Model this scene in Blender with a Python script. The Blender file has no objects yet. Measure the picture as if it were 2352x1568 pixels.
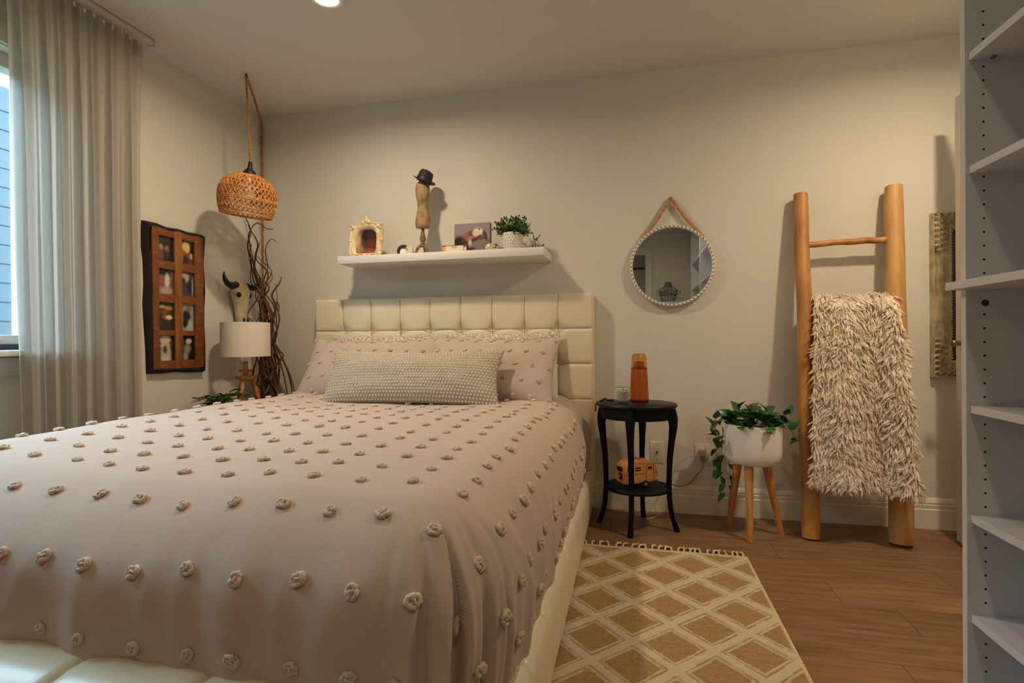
import bpy, bmesh, math, random
import numpy as np
from mathutils import Matrix, Vector, Euler, noise
R = math.radians
rnd = random.Random(7)
SC = bpy.context.scene
COL = SC.collection

# ---------------------------------------------------------------- camera, sky, lights, exposure
def set_camera():
    yaw, pitch, roll, f = 0.2267, -0.003, -0.0075, 1203.6
    fw = Vector((-math.sin(yaw) * math.cos(pitch), math.cos(yaw) * math.cos(pitch), math.sin(pitch)))
    r = Vector((math.cos(yaw), math.sin(yaw), 0)); u = r.cross(fw)
    r2 = math.cos(roll) * r + math.sin(roll) * u
    u2 = -math.sin(roll) * r + math.cos(roll) * u
    cam = bpy.data.cameras.new('camera'); o = bpy.data.objects.new('camera', cam); COL.objects.link(o)
    cam.sensor_fit = 'HORIZONTAL'; cam.sensor_width = 36.0; cam.lens = 36.0 * f / 2352
    cam.clip_start = 0.02
    m = Matrix((r2, u2, -fw)).transposed().to_4x4(); m.translation = (2.3875, -3.0115, 0.9551)
    o.matrix_world = m; SC.camera = o
set_camera()
SC.view_settings.view_transform = 'Standard'; SC.view_settings.look = 'None'
SC.view_settings.gamma = 1.0; SC.view_settings.use_curve_mapping = False
SC.view_settings.exposure = 0.0
SKY_COL, SKY_STR = (0.56, 0.79, 1.0), 23.0
LAMP_COL, LAMP_W = (1.0, 0.78, 0.55), 16.5
LAMPS = [(1.11, -0.985, 1.0), (3.74, -1.04, 1.12), (1.11, -3.45, .15), (2.75, -3.35, .28)]
w = bpy.data.worlds.new('sky'); SC.world = w; w.use_nodes = True
bg = w.node_tree.nodes['Background']; bg.inputs[0].default_value = (*SKY_COL, 1); bg.inputs[1].default_value = SKY_STR
H0 = 2.44
def area(name, loc, rot, sx, sy, col, power, shape='RECTANGLE', portal=False):
    l = bpy.data.lights.new(name, 'AREA'); l.shape = shape; l.size = sx; l.size_y = sy
    l.color = col; l.energy = power
    if shape == 'DISK': l.spread = R(168)
    if portal: l.cycles.is_portal = True
    o = bpy.data.objects.new(name, l); COL.objects.link(o); o.location = loc; o.rotation_euler = rot
    return o
for lx, ly, lk in LAMPS:
    area('downlight_light', (lx, ly, H0 - 0.014), (0, 0, 0), 0.11, 0.11, LAMP_COL, LAMP_W * lk, 'DISK')
area('window_portal', (-0.16, -1.90, 1.525), (0, R(-90), 0), 1.25, 1.25, (1, 1, 1), 1, portal=True)

# ---------------------------------------------------------------- materials
def lin(c):
    if isinstance(c, str):
        c = [int(c[i:i + 2], 16) / 255 for i in (1, 3, 5)]
        c = [x / 12.92 if x <= 0.04045 else ((x + 0.055) / 1.055) ** 2.4 for x in c]
    return tuple(c) + (1,)
MATS = {}
def mat(name, col, rough=0.6, metal=0.0, spec=0.5, var=None, vscale=12, vstretch=(1, 1, 1), bump=0.0, bscale=80,
        bstretch=(1, 1, 1), coat=0.0, sheen=0.0, sss=0.0, attr=None, objvar=0.0, coords='Object', vlo=0.35, vhi=0.65):
    m = bpy.data.materials.new(name); m.use_nodes = True; nt = m.node_tree; N = nt.nodes; L = nt.links
    b = N['Principled BSDF']
    b.inputs['Base Color'].default_value = lin(col); b.inputs['Roughness'].default_value = rough
    b.inputs['Metallic'].default_value = metal; b.inputs['Specular IOR Level'].default_value = spec
    b.inputs['Coat Weight'].default_value = coat
    if coat: b.inputs['Coat Roughness'].default_value = 0.15
    b.inputs['Sheen Weight'].default_value = sheen
    tc = N.new('ShaderNodeTexCoord')
    def noise_node(scale, stretch, detail=4):
        mp = N.new('ShaderNodeMapping'); mp.inputs['Scale'].default_value = stretch
        L.new(tc.outputs[coords], mp.inputs[0])
        n = N.new('ShaderNodeTexNoise'); n.inputs['Scale'].default_value = scale; n.inputs['Detail'].default_value = detail
        L.new(mp.outputs[0], n.inputs['Vector']); return n, mp
    out = None
    if var is not None:
        n, mp = noise_node(vscale, vstretch)
        rp = N.new('ShaderNodeValToRGB'); rp.color_ramp.elements[0].position = vlo; rp.color_ramp.elements[1].position = vhi
        rp.color_ramp.elements[0].color = lin(col); rp.color_ramp.elements[1].color = lin(var)
        L.new(n.outputs['Fac'], rp.inputs[0]); out = rp.outputs[0]
        if objvar:
            oi = N.new('ShaderNodeObjectInfo'); ad = N.new('ShaderNodeVectorMath'); ad.operation = 'MULTIPLY_ADD'
            cb = N.new('ShaderNodeCombineXYZ')
            for i in range(3): L.new(oi.outputs['Random'], cb.inputs[i])
            L.new(cb.outputs[0], ad.inputs[0]); ad.inputs[1].default_value = (37, 53, 71)
            L.new(tc.outputs[coords], ad.inputs[2]); L.new(ad.outputs[0], mp.inputs[0])
    if attr:
        a = N.new('ShaderNodeAttribute'); a.attribute_name = attr; out = a.outputs['Color']
    if objvar:
        oi = N.new('ShaderNodeObjectInfo'); hs = N.new('ShaderNodeHueSaturation')
        mr = N.new('ShaderNodeMapRange'); mr.inputs[3].default_value = 1 - objvar; mr.inputs[4].default_value = 1 + objvar
        L.new(oi.outputs['Random'], mr.inputs[0]); L.new(mr.outputs[0], hs.inputs['Value'])
        if out: L.new(out, hs.inputs['Color'])
        else: hs.inputs['Color'].default_value = lin(col)
        out = hs.outputs[0]
    if out: L.new(out, b.inputs['Base Color'])
    if bump:
        n, _ = noise_node(bscale, bstretch, 3)
        bp = N.new('ShaderNodeBump'); bp.inputs['Strength'].default_value = bump; bp.inputs['Distance'].default_value = 0.004
        L.new(n.outputs['Fac'], bp.inputs['Height']); L.new(bp.outputs[0], b.inputs['Normal'])
    MATS[name] = m; return m
def glass_mat(name, col, gloss=0.12, rough=0.02):
    m = bpy.data.materials.new(name); m.use_nodes = True; nt = m.node_tree; N = nt.nodes; L = nt.links
    N.remove(N['Principled BSDF']); o = N['Material Output']
    t = N.new('ShaderNodeBsdfTransparent'); t.inputs[0].default_value = lin(col)
    g = N.new('ShaderNodeBsdfGlossy'); g.inputs['Roughness'].default_value = rough
    fr = N.new('ShaderNodeLayerWeight'); pw = N.new('ShaderNodeMath'); pw.operation = 'POWER'; pw.inputs[1].default_value = 4.0
    ml = N.new('ShaderNodeMath'); ml.operation = 'MULTIPLY_ADD'; ml.inputs[1].default_value = 0.45; ml.inputs[2].default_value = 0.07
    L.new(fr.outputs['Facing'], pw.inputs[0]); L.new(pw.outputs[0], ml.inputs[0])
    mx = N.new('ShaderNodeMixShader'); L.new(ml.outputs[0], mx.inputs[0])
    L.new(t.outputs[0], mx.inputs[1]); L.new(g.outputs[0], mx.inputs[2]); L.new(mx.outputs[0], o.inputs[0])
    MATS[name] = m; return m
def sheer_mat(name, col, transp):
    m = bpy.data.materials.new(name); m.use_nodes = True; nt = m.node_tree; N = nt.nodes; L = nt.links
    N.remove(N['Principled BSDF']); o = N['Material Output']
    t = N.new('ShaderNodeBsdfTransparent'); d = N.new('ShaderNodeBsdfDiffuse'); tl = N.new('ShaderNodeBsdfTranslucent')
    d.inputs[0].default_value = lin(col); tl.inputs[0].default_value = lin(col)
    m1 = N.new('ShaderNodeMixShader'); m1.inputs[0].default_value = 0.33
    L.new(d.outputs[0], m1.inputs[1]); L.new(tl.outputs[0], m1.inputs[2])
    m2 = N.new('ShaderNodeMixShader'); m2.inputs[0].default_value = 1 - transp
    L.new(t.outputs[0], m2.inputs[1]); L.new(m1.outputs[0], m2.inputs[2]); L.new(m2.outputs[0], o.inputs[0])
    MATS[name] = m; return m
def emit_mat(name, col, s):
    m = bpy.data.materials.new(name); m.use_nodes = True; b = m.node_tree.nodes['Principled BSDF']
    b.inputs['Emission Color'].default_value = lin(col); b.inputs['Emission Strength'].default_value = s
    MATS[name] = m; return m

mat('wall_paint', '#dcd9ce', 0.75, spec=0.25, bump=0.25, bscale=110)
mat('ceiling_paint', '#dad8d3', 0.9, spec=0.15, bump=0.3, bscale=70)
mat('trim_paint', '#e6e1d3', 0.45)
mat('vinyl_plank', '#73543b', 0.42, spec=0.35, var='#93704f', vscale=5, vstretch=(0.9, 11, 1), objvar=0.13, vlo=0.3, vhi=0.7, bump=0.12, bscale=40, bstretch=(1, 14, 1))
mat('lawn', '#4c5f3a', 0.9, var='#3d4d30', vscale=3)
mat('screen_siding', '#2e363b', 0.8, var='#283035', vscale=4)  # dark boards of the added wall that screens the sky outside
mat('subfloor', '#2a1d15', 0.8)
mat('cream_leather', '#e9dfc2', 0.33, spec=0.5, bump=0.06, bscale=300)
mat('leather_seam', '#b5a27c', 0.6)
mat('duvet_cotton', '#c6b2a3', 0.9, spec=0.1, sheen=0.1, bump=0.12, bscale=160)
mat('tuft_yarn', '#e4d0bc', 0.95, spec=0.05, bump=0.8, bscale=420)
mat('white_cotton', '#e8e1d6', 0.9, spec=0.1)
mat('fluff', '#efe2d2', 0.95, spec=0.05)
mat('lumbar_cloth', '#b9ac97', 0.9, spec=0.1, bump=0.3, bscale=400)
mat('pompom', '#f0e6d2', 0.9, spec=0.1)
mat('mattress_cloth', '#d8d0c0', 0.9)
mat('white_laminate', '#dde0e6', 0.4, bump=0.03, bscale=200)
mat('shelf_white', '#e9e8e6', 0.45)
mat('hole_dark', '#120c08', 0.9)
mat('black_paint', '#040303', 0.55, spec=0.2, var='#090605', vscale=14, bump=0.1, bscale=50)
mat('black_top', '#0d0807', 0.4, spec=0.35, var='#1a0f0b', vscale=9)
mat('amber', '#7a3208', 0.05); glass_mat('amber_glass', (.78, .37, .13), rough=0.03); glass_mat('amber_cap', (.93, .66, .36), rough=0.03)
glass_mat('clear_glass', '#f2f5f2'); glass_mat('window_glass', '#f4fafc')
mat('wax', '#efe7d6', 0.5)
mat('print_dark', '#2d2a22', 0.7); mat('print_grey', '#7d7668', 0.7)
mat('light_wood', '#d09858', 0.5, var='#b47a3e', vscale=6, vstretch=(9, 9, 1))
mat('toy_wood', '#d8995c', 0.5, var='#c88449', vscale=12, vstretch=(1, 6, 6))
mat('log_wood', '#d39a55', 0.5, var='#96592a', vscale=3.2, vstretch=(5, 5, 1), vlo=0.3, vhi=0.72, bump=0.35, bscale=9, bstretch=(6, 6, 1))
mat('log_pale', '#d8ac6c', 0.5, var='#b57f44', vscale=3.2, vstretch=(5, 5, 1), vlo=0.3, vhi=0.72, bump=0.35, bscale=9, bstretch=(6, 6, 1))
mat('fur', '#fdf3e4', 0.9, spec=0.1, sheen=0.3, var='#e6d0b4', vscale=30)
mat('fur_base', '#e6d4bc', 0.95)
mat('pot_white', '#eceae6', 0.55)
mat('soil', '#2c2018', 0.95)
mat('leaf_green', '#1d4a22', 0.35, var='#356b30', vscale=30, objvar=0.25)
mat('leaf_dark', '#1b3a1e', 0.4, var='#2c5a2a', vscale=40, objvar=0.2)
mat('box_green', '#24401c', 0.45, var='#587b35', vscale=55, vlo=0.4, vhi=0.6)
mat('stem_green', '#4e6b35', 0.6)
mat('rattan', '#dda05c', 0.55, var='#bd7a3c', vscale=40)
mat('rope', '#b98a4c', 0.85, var='#93672f', vscale=120, bump=0.6, bscale=200)
mat('pale_rope', '#cfa874', 0.85, var='#b28a55', vscale=90, bump=0.6, bscale=200)
mat('bark', '#1c0f0a', 0.85, bump=0.6, bscale=60)
mat('slab_wood', '#6e3816', 0.45, var='#87501f', vscale=4, vstretch=(3, 3, 9), coat=0.2)
mat('slab_light', '#9a6530', 0.45, var='#7f4b1f', vscale=5, vstretch=(3, 8, 1))
mat('branch_bark', '#6b4a35', 0.8, var='#3b2619', vscale=25, bump=0.4, bscale=60)
mat('branch_pale', '#8b6d4a', 0.8, var='#6b5236', vscale=25)
mat('net', '#6a4a36', 0.9)
mat('bone', '#d9cfae', 0.7, var='#b9ab86', vscale=20, bump=0.3, bscale=40)
mat('horn', '#120e0c', 0.35)
mat('socket', '#1a1815', 0.9)
mat('lamp_shade', '#e9e0d0', 0.8)
mat('reddish_wood', '#9a5a2c', 0.5, var='#c07d42', vscale=9, vstretch=(6, 6, 1))
mat('frame_cream', '#efdfbd', 0.5, var='#d6bf94', vscale=35, bump=0.4, bscale=50)
mat('frame_silver', '#a99b78', 0.4, metal=0.15, var='#d8cfb4', vscale=18, bump=0.3, bscale=60)
mat('mirror_glass', '#e6ebea', 0.02, metal=1.0)
mat('mirror_rim', '#ece8e0', 0.4); mat('stitch', '#5d564a', 0.7)
mat('linen_print', '#a98d66', 0.9, var='#54412c', vscale=26, vlo=0.45, vhi=0.75, bump=0.2, bscale=200)
mat('stand_wood', '#8a6a43', 0.5, var='#6f5131', vscale=20, vstretch=(1, 1, 4))
mat('hat_black', '#0a0a0a', 0.7, bump=0.4, bscale=140, sheen=0.2)
mat('hat_band', '#1c1a18', 0.5)
mat('canvas_edge', '#4a4144', 0.8)
mat('block_white', '#ecdcc4', 0.6); mat('block_box', '#5a3020', 0.6); mat('block_orange', '#dba06a', 0.6)
mat('stone_white', '#efe9dc', 0.5)
mat('pot_quilt', '#e2dcd2', 0.35)
mat('pearl', '#d8cba8', 0.3, metal=0.2)
mat('silver', '#b8b4aa', 0.2, metal=1.0)
mat('figure_dark', '#2c2622', 0.5); mat('figure_cream', '#d9cdb2', 0.5)
mat('plate_white', '#e8e0cd', 0.4); mat('slot', '#3a2a20', 0.6)
mat('cable_grey', '#8b8376', 0.6); mat('cable_white', '#d6d0c2', 0.5); mat('cable_brown', '#7a5a30', 0.6)
mat('bead_dark', '#3a1d14', 0.4)
mat('rug_weave', '#c8ae86', 0.95, spec=0.05, attr='Col', bump=0.8, bscale=260, bstretch=(1, 2.2, 1))
mat('fringe', '#d8c3a0', 0.95, spec=0.05)
mat('picture', '#888888', 0.35, attr='Col')
mat('door_white', '#e4dfd2', 0.5)
mat('knob_metal', '#8d7a5c', 0.3, metal=0.9)
mat('track_white', '#cfcabf', 0.5)
mat('wire_black', '#0e0d0c', 0.5)
mat('win_frame', '#dedad0', 0.5); mat('win_gasket', '#3d444c', 0.6)
mat('rod_dark', '#20242a', 0.4)
mat('tyre', '#17110d', 0.7); mat('van_line', '#5a3216', 0.7)
mat('tape', '#d8d0c0', 0.8)
sheer_mat('sheer', '#c9c2b6', 0.10)
emit_mat('lamp_disc', (1.0, 0.80, 0.52), 40)
MT = MATS

# ---------------------------------------------------------------- mesh helpers
WL = {}
class MB:
    def __init__(s): s.v = []; s.f = []
    def add(s, v, f, M=None):
        n = len(s.v)
        if M is not None: v = [M @ Vector(p) for p in v]
        s.v += [tuple(p) for p in v]; s.f += [tuple(i + n for i in q) for q in f]; return s
    def box(s, c, d, bev=0.0, M=None, seg=2):
        x, y, z = [a / 2 for a in d]
        if bev <= 0:
            v = [(c[0] + i * x, c[1] + j * y, c[2] + k * z) for i in (-1, 1) for j in (-1, 1) for k in (-1, 1)]
            return s.add(v, [(0, 1, 3, 2), (4, 6, 7, 5), (0, 4, 5, 1), (2, 3, 7, 6), (0, 2, 6, 4), (1, 5, 7, 3)], M)
        bm = bmesh.new(); bmesh.ops.create_cube(bm, size=1)
        for q in bm.verts: q.co = Vector((c[0] + q.co.x * d[0], c[1] + q.co.y * d[1], c[2] + q.co.z * d[2]))
        bmesh.ops.bevel(bm, geom=list(bm.edges), offset=bev, segments=seg, affect='EDGES', profile=0.5)
        bm.verts.index_update()
        s.add([q.co.copy() for q in bm.verts], [[q.index for q in fc.verts] for fc in bm.faces], M); bm.free(); return s
    def tube(s, pts, rad, n=8, M=None, closed=False, squash=None):
        pts = [Vector(p) for p in pts]; m = len(pts)
        if not isinstance(rad, (list, tuple)): rad = [rad] * m
        v = []; up = None
        for i, p in enumerate(pts):
            a = pts[(i - 1) % m] if (closed or i > 0) else p; b = pts[(i + 1) % m] if (closed or i < m - 1) else p
            t = (b - a).normalized()
            if up is None:
                up = t.orthogonal().normalized()
            up = (up - t * up.dot(t))
            if up.length < 1e-6: up = t.orthogonal()
            up.normalize(); w_ = t.cross(up)
            for k in range(n):
                an = 2 * math.pi * k / n
                v.append(p + (up * math.cos(an) + w_ * math.sin(an)) * rad[i])
        f = []
        for i in range(m if closed else m - 1):
            for k in range(n):
                a = i * n + k; b = i * n + (k + 1) % n; j = (i + 1) % m
                f.append((a, b, j * n + (k + 1) % n, j * n + k))
        if not closed:
            f.append(tuple(reversed(range(n)))); f.append(tuple(range((m - 1) * n, m * n)))
        return s.add(v, f, M)
    def lathe(s, prof, c=(0, 0, 0), n=24, sx=1, sy=1, cap0=True, cap1=True, M=None):
        v = []; f = []
        for r, z in prof:
            for k in range(n):
                a = 2 * math.pi * k / n
                v.append((c[0] + r * sx * math.cos(a), c[1] + r * sy * math.sin(a), c[2] + z))
        for i in range(len(prof) - 1):
            for k in range(n):
                k2 = (k + 1) % n
                f.append((i * n + k, i * n + k2, (i + 1) * n + k2, (i + 1) * n + k))
        if cap0: f.append(tuple(reversed(range(n))))
        if cap1: f.append(tuple(range((len(prof) - 1) * n, len(prof) * n)))
        return s.add(v, f, M)
    def ball(s, c, r, nu=10, nv=6, M=None):
        if not isinstance(r, (list, tuple)): r = (r, r, r)
        v = [(c[0], c[1], c[2] - r[2])]; f = []
        for j in range(1, nv):
            th = math.pi * j / nv
            for i in range(nu):
                a = 2 * math.pi * i / nu
                v.append((c[0] + r[0] * math.sin(th) * math.cos(a), c[1] + r[1] * math.sin(th) * math.sin(a), c[2] - r[2] * math.cos(th)))
        v.append((c[0], c[1], c[2] + r[2])); top = len(v) - 1
        for i in range(nu):
            f.append((0, 1 + (i + 1) % nu, 1 + i)); f.append((top, top - nu + i, top - nu + (i + 1) % nu))
        for j in range(nv - 2):
            for i in range(nu):
                a = 1 + j * nu + i; b = 1 + j * nu + (i + 1) % nu
                f.append((a, b, b + nu, a + nu))
        return s.add(v, f, M)
    def grid(s, P, M=None, flip=False):
        nr = len(P); nc = len(P[0]); v = [p for row in P for p in row]; f = []
        for i in range(nr - 1):
            for j in range(nc - 1):
                q = (i * nc + j, i * nc + j + 1, (i + 1) * nc + j + 1, (i + 1) * nc + j)
                f.append(tuple(reversed(q)) if flip else q)
        return s.add(v, f, M)
    def prism(s, poly, z0, z1, M=None):
        n = len(poly); v = [(x, y, z0) for x, y in poly] + [(x, y, z1) for x, y in poly]
        f = [tuple(reversed(range(n))), tuple(range(n, 2 * n))]
        for i in range(n): f.append((i, (i + 1) % n, n + (i + 1) % n, n + i))
        return s.add(v, f, M)
    def mesh(s, name, m, smooth=True, angle=40):
        me = bpy.data.meshes.new(name); me.from_pydata(s.v, [], s.f); me.update()
        if m is not None: me.materials.append(MT[m] if isinstance(m, str) else m)
        if smooth:
            me.polygons.foreach_set('use_smooth', [True] * len(me.polygons))
            try: me.set_sharp_from_angle(angle=R(angle))
            except Exception: pass
        return me
    def build(s, name, m, parent=None, smooth=True, angle=40):
        a = np.array(s.v); lo = a.min(0); hi = a.max(0)
        c = (lo + hi) / 2
        if parent is None: c[2] = lo[2]
        c = Vector([float(q) for q in c])
        s.v = [tuple(Vector(p) - c) for p in s.v]
        me = s.mesh(name, m, smooth, angle)
        o = bpy.data.objects.new(name, me); COL.objects.link(o); WL[o] = c
        if parent is not None: o.parent = parent; o.location = c - WL[parent]
        else: o.location = c
        return o
def inst(name, me, parent, Mw):
    """an object sharing mesh me, at world matrix Mw, child of an unrotated parent"""
    o = bpy.data.objects.new(name, me); COL.objects.link(o); WL[o] = Mw.translation.copy()
    if parent is not None:
        o.parent = parent; o.matrix_basis = Matrix.Translation(-WL[parent]) @ Mw
    else: o.matrix_basis = Mw
    return o
def tag(o, label, cat, group=None):
    o['label'] = label; o['category'] = cat
    if group: o['group'] = group
    return o
def thing(name, loc, label, cat, group=None):
    o = bpy.data.objects.new(name, None); COL.objects.link(o); o.location = loc; o.empty_display_size = 0.05
    WL[o] = Vector(loc); return tag(o, label, cat, group)
def struct(o): o['kind'] = 'structure'; return o
def stuff(o): o['kind'] = 'stuff'; return o
def lab(o, t): o['label'] = t; return o
def TR(loc, rx=0, ry=0, rz=0): return Matrix.Translation(loc) @ Euler((rx, ry, rz)).to_matrix().to_4x4()
def align(p, n, spin=0.0, scale=1.0):
    q = Vector(n).to_track_quat('Z', 'Y').to_matrix().to_4x4()
    S = Matrix.Diagonal((*((scale,) * 3 if not isinstance(scale, tuple) else scale), 1))
    return Matrix.Translation(p) @ q @ Matrix.Rotation(spin, 4, 'Z') @ S
def bez(p, n=16):
    """Catmull-Rom through points"""
    p = [Vector(q) for q in p]; out = []
    for i in range(len(p) - 1):
        a = p[i - 1] if i else p[i] * 2 - p[i + 1]; b = p[i]; c = p[i + 1]; d = p[i + 2] if i + 2 < len(p) else c * 2 - b
        for k in range(n):
            t = k / n
            out.append(0.5 * ((2 * b) + (c - a) * t + (2 * a - 5 * b + 4 * c - d) * t * t + (3 * b - a - 3 * c + d) * t ** 3))
    out.append(p[-1]); return out
def nz(x, y=0.0, z=0.0): return noise.noise(Vector((x, y, z)))
def paint(name, P00, U_, V_, nx, ny, bgc, shapes, parent, m='picture', label=None):
    """flat printed picture: a fine grid with colours laid in by soft ellipses (u right, v up, 0..1)"""
    P00, U_, V_ = Vector(P00), Vector(U_), Vector(V_)
    mb = MB(); mb.grid([[P00 + U_ * (i / nx) + V_ * (j / ny) for i in range(nx + 1)] for j in range(ny + 1)])
    o = mb.build(name, m, parent, smooth=False)
    uu, vv = np.meshgrid((np.arange(nx + 1)) / nx, np.arange(ny + 1) / ny)
    c = np.ones((ny + 1, nx + 1, 4)); c[..., :3] = lin(bgc)[:3]
    for (cx, cy, rx, ry, rot, colr, soft) in shapes:
        dx, dy = uu - cx, vv - cy; a = R(rot)
        x = (dx * math.cos(a) + dy * math.sin(a)) / rx; y = (-dx * math.sin(a) + dy * math.cos(a)) / ry
        d = np.sqrt(x * x + y * y); k = np.clip((1 + soft - d) / (2 * soft), 0, 1)[..., None]
        c[..., :3] = c[..., :3] * (1 - k) + np.array(lin(colr)[:3]) * k
    ca = o.data.color_attributes.new('Col', 'FLOAT_COLOR', 'POINT'); ca.data.foreach_set('color', c.reshape(-1))
    if label: o['label'] = label
    return o

# ---------------------------------------------------------------- room shell
XR, YF = 3.64, -4.75          # closet alcove wall, front wall behind the camera
XR2 = 4.55                    # right wall of the entry nook
def shell():
    mb = MB(); mb.box((2.25, -2.7, -0.06), (5.1, 5.8, 0.1)); fl = struct(mb.build('floor', 'subfloor', None, False))
    # vinyl planks, running along x
    W_, L_ = 0.182, 1.22
    def plank_mesh(l):
        b = MB(); b.box((0, 0, -0.005), (l - 0.0012, W_ - 0.0012, 0.01), 0.0008, seg=1); return b.mesh('plank', 'vinyl_plank', False)
    full = plank_mesh(L_); y = -W_ / 2; k = 0
    while y > YF - .7:
        x = -0.02 - rnd.random() * L_ * 0.8
        while x < XR2:
            x0 = max(x, 0.0); x1 = min(x + L_, XR2)
            if x1 - x0 > 0.05:
                me = full if (x1 - x0 > L_ - 1e-6) else plank_mesh(x1 - x0)
                inst('plank', me, fl, Matrix.Translation(((x0 + x1) / 2, y, 0.0)))
            x += L_
        y -= W_; k += 1
    struct(MB().box((2.25, -2.7, H0 + 0.05), (5.1, 5.8, 0.1)).build('ceiling', 'ceiling_paint', None, False))
    struct(MB().box((2.25, 0.06, 1.22), (4.9, 0.12, 2.46)).build('wall_back', 'wall_paint', None, False))
    # left wall with the window opening
    y0, y1, z0, z1 = -2.50, -1.30, 0.93, 2.12
    b = MB()
    b.box((-0.07, y1 / 2, 1.22), (0.14, -y1, 2.46)); b.box((-0.07, (y0 + YF) / 2, 1.22), (0.14, y0 - YF, 2.46))
    b.box((-0.07, (y0 + y1) / 2, z0 / 2), (0.14, y1 - y0, z0)); b.box((-0.07, (y0 + y1) / 2, (z1 + 2.45) / 2), (0.14, y1 - y0, 2.45 - z1))
    struct(b.build('wall_left', 'wall_paint', None, False))
    # window: frame, gasket, two panes, casing and sill
    b = MB()
    ym, wy = (y0 + y1) / 2, y1 - y0
    for c, d in [((-0.09, y0 + .03, 1.525), (.07, .06, 1.19)), ((-0.09, y1 - .03, 1.525), (.07, .06, 1.19)), ((-0.09, ym, z0 + .03), (.07, wy, .06)),
                 ((-0.09, ym, z1 - .03), (.07, wy, .06)), ((-0.09, ym - .2, 1.525), (.06, .05, 1.1))]:
        b.box(c, d, 0.004)
    wn = struct(b.build('window_1', 'win_frame'))
    for ya, yb in ((y0 + .06, ym - .225), (ym - .175, y1 - .06)):
        MB().box((-0.095, (ya + yb) / 2, 1.525), (0.005, yb - ya, 1.07)).build('pane', 'window_glass', wn, False)
    MB().box((-0.05, ym, z0 + .012), (.012, wy - .05, .022)).build('gasket', 'win_gasket', wn, False)
    MB().box((0.02, ym, z0 - .012), (.12, wy + .2, .024), .006).build('window_sill', 'win_frame', wn)
    b = MB(); b.box((0.008, ym, z0 - .065), (.016, wy + .15, .075), .004)
    b.build('apron', 'win_frame', wn)
    for ya in (y0 - .04, y1 + .04): MB().box((0.008, ya, 1.53), (.016, .08, 1.2), .004).build('casing', 'win_frame', wn)
    MB().box((0.008, ym, z1 + .045), (.016, wy + .17, .08), .004).build('casing', 'win_frame', wn)
    # outside: lawn, and an added dark wall hiding low bright sky from the window
    struct(MB().box((-6.2, -2, -.35), (12.0, 24, .1)).build('ground_outside', 'lawn', None, False))
    fo = struct(MB().box((-3.6, -2, 1.55), (.10, 16, 3.8)).build('sky_screen_wall', 'screen_siding', None, False))
    sm = MB().box((0, 0, 0), (.02, 15.9, .17), .003, seg=1).mesh('screen_board', 'screen_siding', False)
    for k in range(20): inst('screen_board', sm, fo, TR((-3.54, -2, -.22 + .185 * k), 0, R(4), 0))
    # right: alcove wall behind the shelving, nook wall beyond
    struct(MB().box((XR + .06, (-1.56 + YF) / 2, 1.22), (.12, -1.56 - YF, 2.46)).build('wall_right', 'wall_paint', None, False))
    struct(MB().box((XR2 + .06, YF / 2, 1.22), (.12, -YF, 2.46)).build('wall_nook', 'wall_paint', None, False))
    # front wall (behind the camera) with a dim closet doorway seen in the round mirror
    b = MB(); b.box((0.84, YF - .06, 1.22), (1.68, .12, 2.46)); b.box((3.615, YF - .06, 1.22), (2.07, .12, 2.46)); b.box((2.13, YF - .06, 2.31), (.90, .12, .30))
    struct(b.build('wall_front', 'wall_paint', None, False))
    b = MB(); b.box((2.13, YF - .70, 1.22), (1.2, .04, 2.46)); b.box((1.62, YF - .40, 1.22), (.04, .56, 2.46)); b.box((2.64, YF - .40, 1.22), (.04, .56, 2.46))
    struct(b.build('wall_closet', 'wall_paint', None, False))
    b = MB()
    for x in (1.635, 2.615):
        b.box((x, YF + .01, 1.08), (.095, .02, 2.16), .004); b.box((x - .028, YF + .018, 1.08), (.014, .03, 2.16), .004); b.box((x + .028, YF + .018, 1.08), (.014, .03, 2.16), .004)
    b.box((2.125, YF + .01, 2.20), (1.075, .02, .095), .004)
    struct(b.build('trim_1', 'trim_paint'))
    r = MB().tube([(1.64, YF - .3, 2.0), (2.62, YF - .3, 2.0)], .016, 10).build('closet_rod', 'rod_dark')
    tag(r, 'dark hanging rod in the closet doorway reflected at left in the round mirror', 'rod')
    # baseboards with a stepped profile
    def base(name, p0, p1, nrm):
        pr = [(0, 0), (.016, 0), (.016, .095), (.012, .10), (.013, .118), (.010, .122), (.012, .130), (.008, .142), (.004, .150), (0, .152)]
        p0, p1, nrm = Vector(p0), Vector(p1), Vector(nrm); b = MB()
        b.grid([[p + nrm * a + Vector((0, 0, h)) for a, h in pr] for p in (p0, p1)])
        v = [p + nrm * a + Vector((0, 0, h)) for p in (p0, p1) for a, h in pr]; n = len(pr)
        b.add(v, [tuple(range(n)), tuple(reversed(range(n, 2 * n)))])
        struct(b.build(name, 'trim_paint', None, True, 25))
    base('baseboard_back', (0, 0, 0), (XR2, 0, 0), (0, -1, 0))
    base('baseboard_left', (0, YF, 0), (0, 0, 0), (1, 0, 0))
shell()

def downlights():
    for i, (lx, ly, lk) in enumerate(LAMPS):
        t = thing('ceiling_downlight', (lx, ly, H0), ['round lit ceiling downlight at the top edge of the picture above the bed',
                  'round lit ceiling downlight above the log ladder, out of view',
                  'round lit ceiling downlight behind the camera, on the window side', 'round lit ceiling downlight behind the camera, on the shelving side'][i], 'light')
        MB().lathe([(.052, -.010), (.062, -.012), (.072, -.006), (.074, 0)], (lx, ly, H0), 32, cap0=False, cap1=False).build('trim_ring', 'trim_paint', t)
        MB().lathe([(.001, -.008), (.053, -.009)], (lx, ly, H0), 32, cap0=False, cap1=False).build('lens', 'lamp_disc', t)
downlights()

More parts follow.
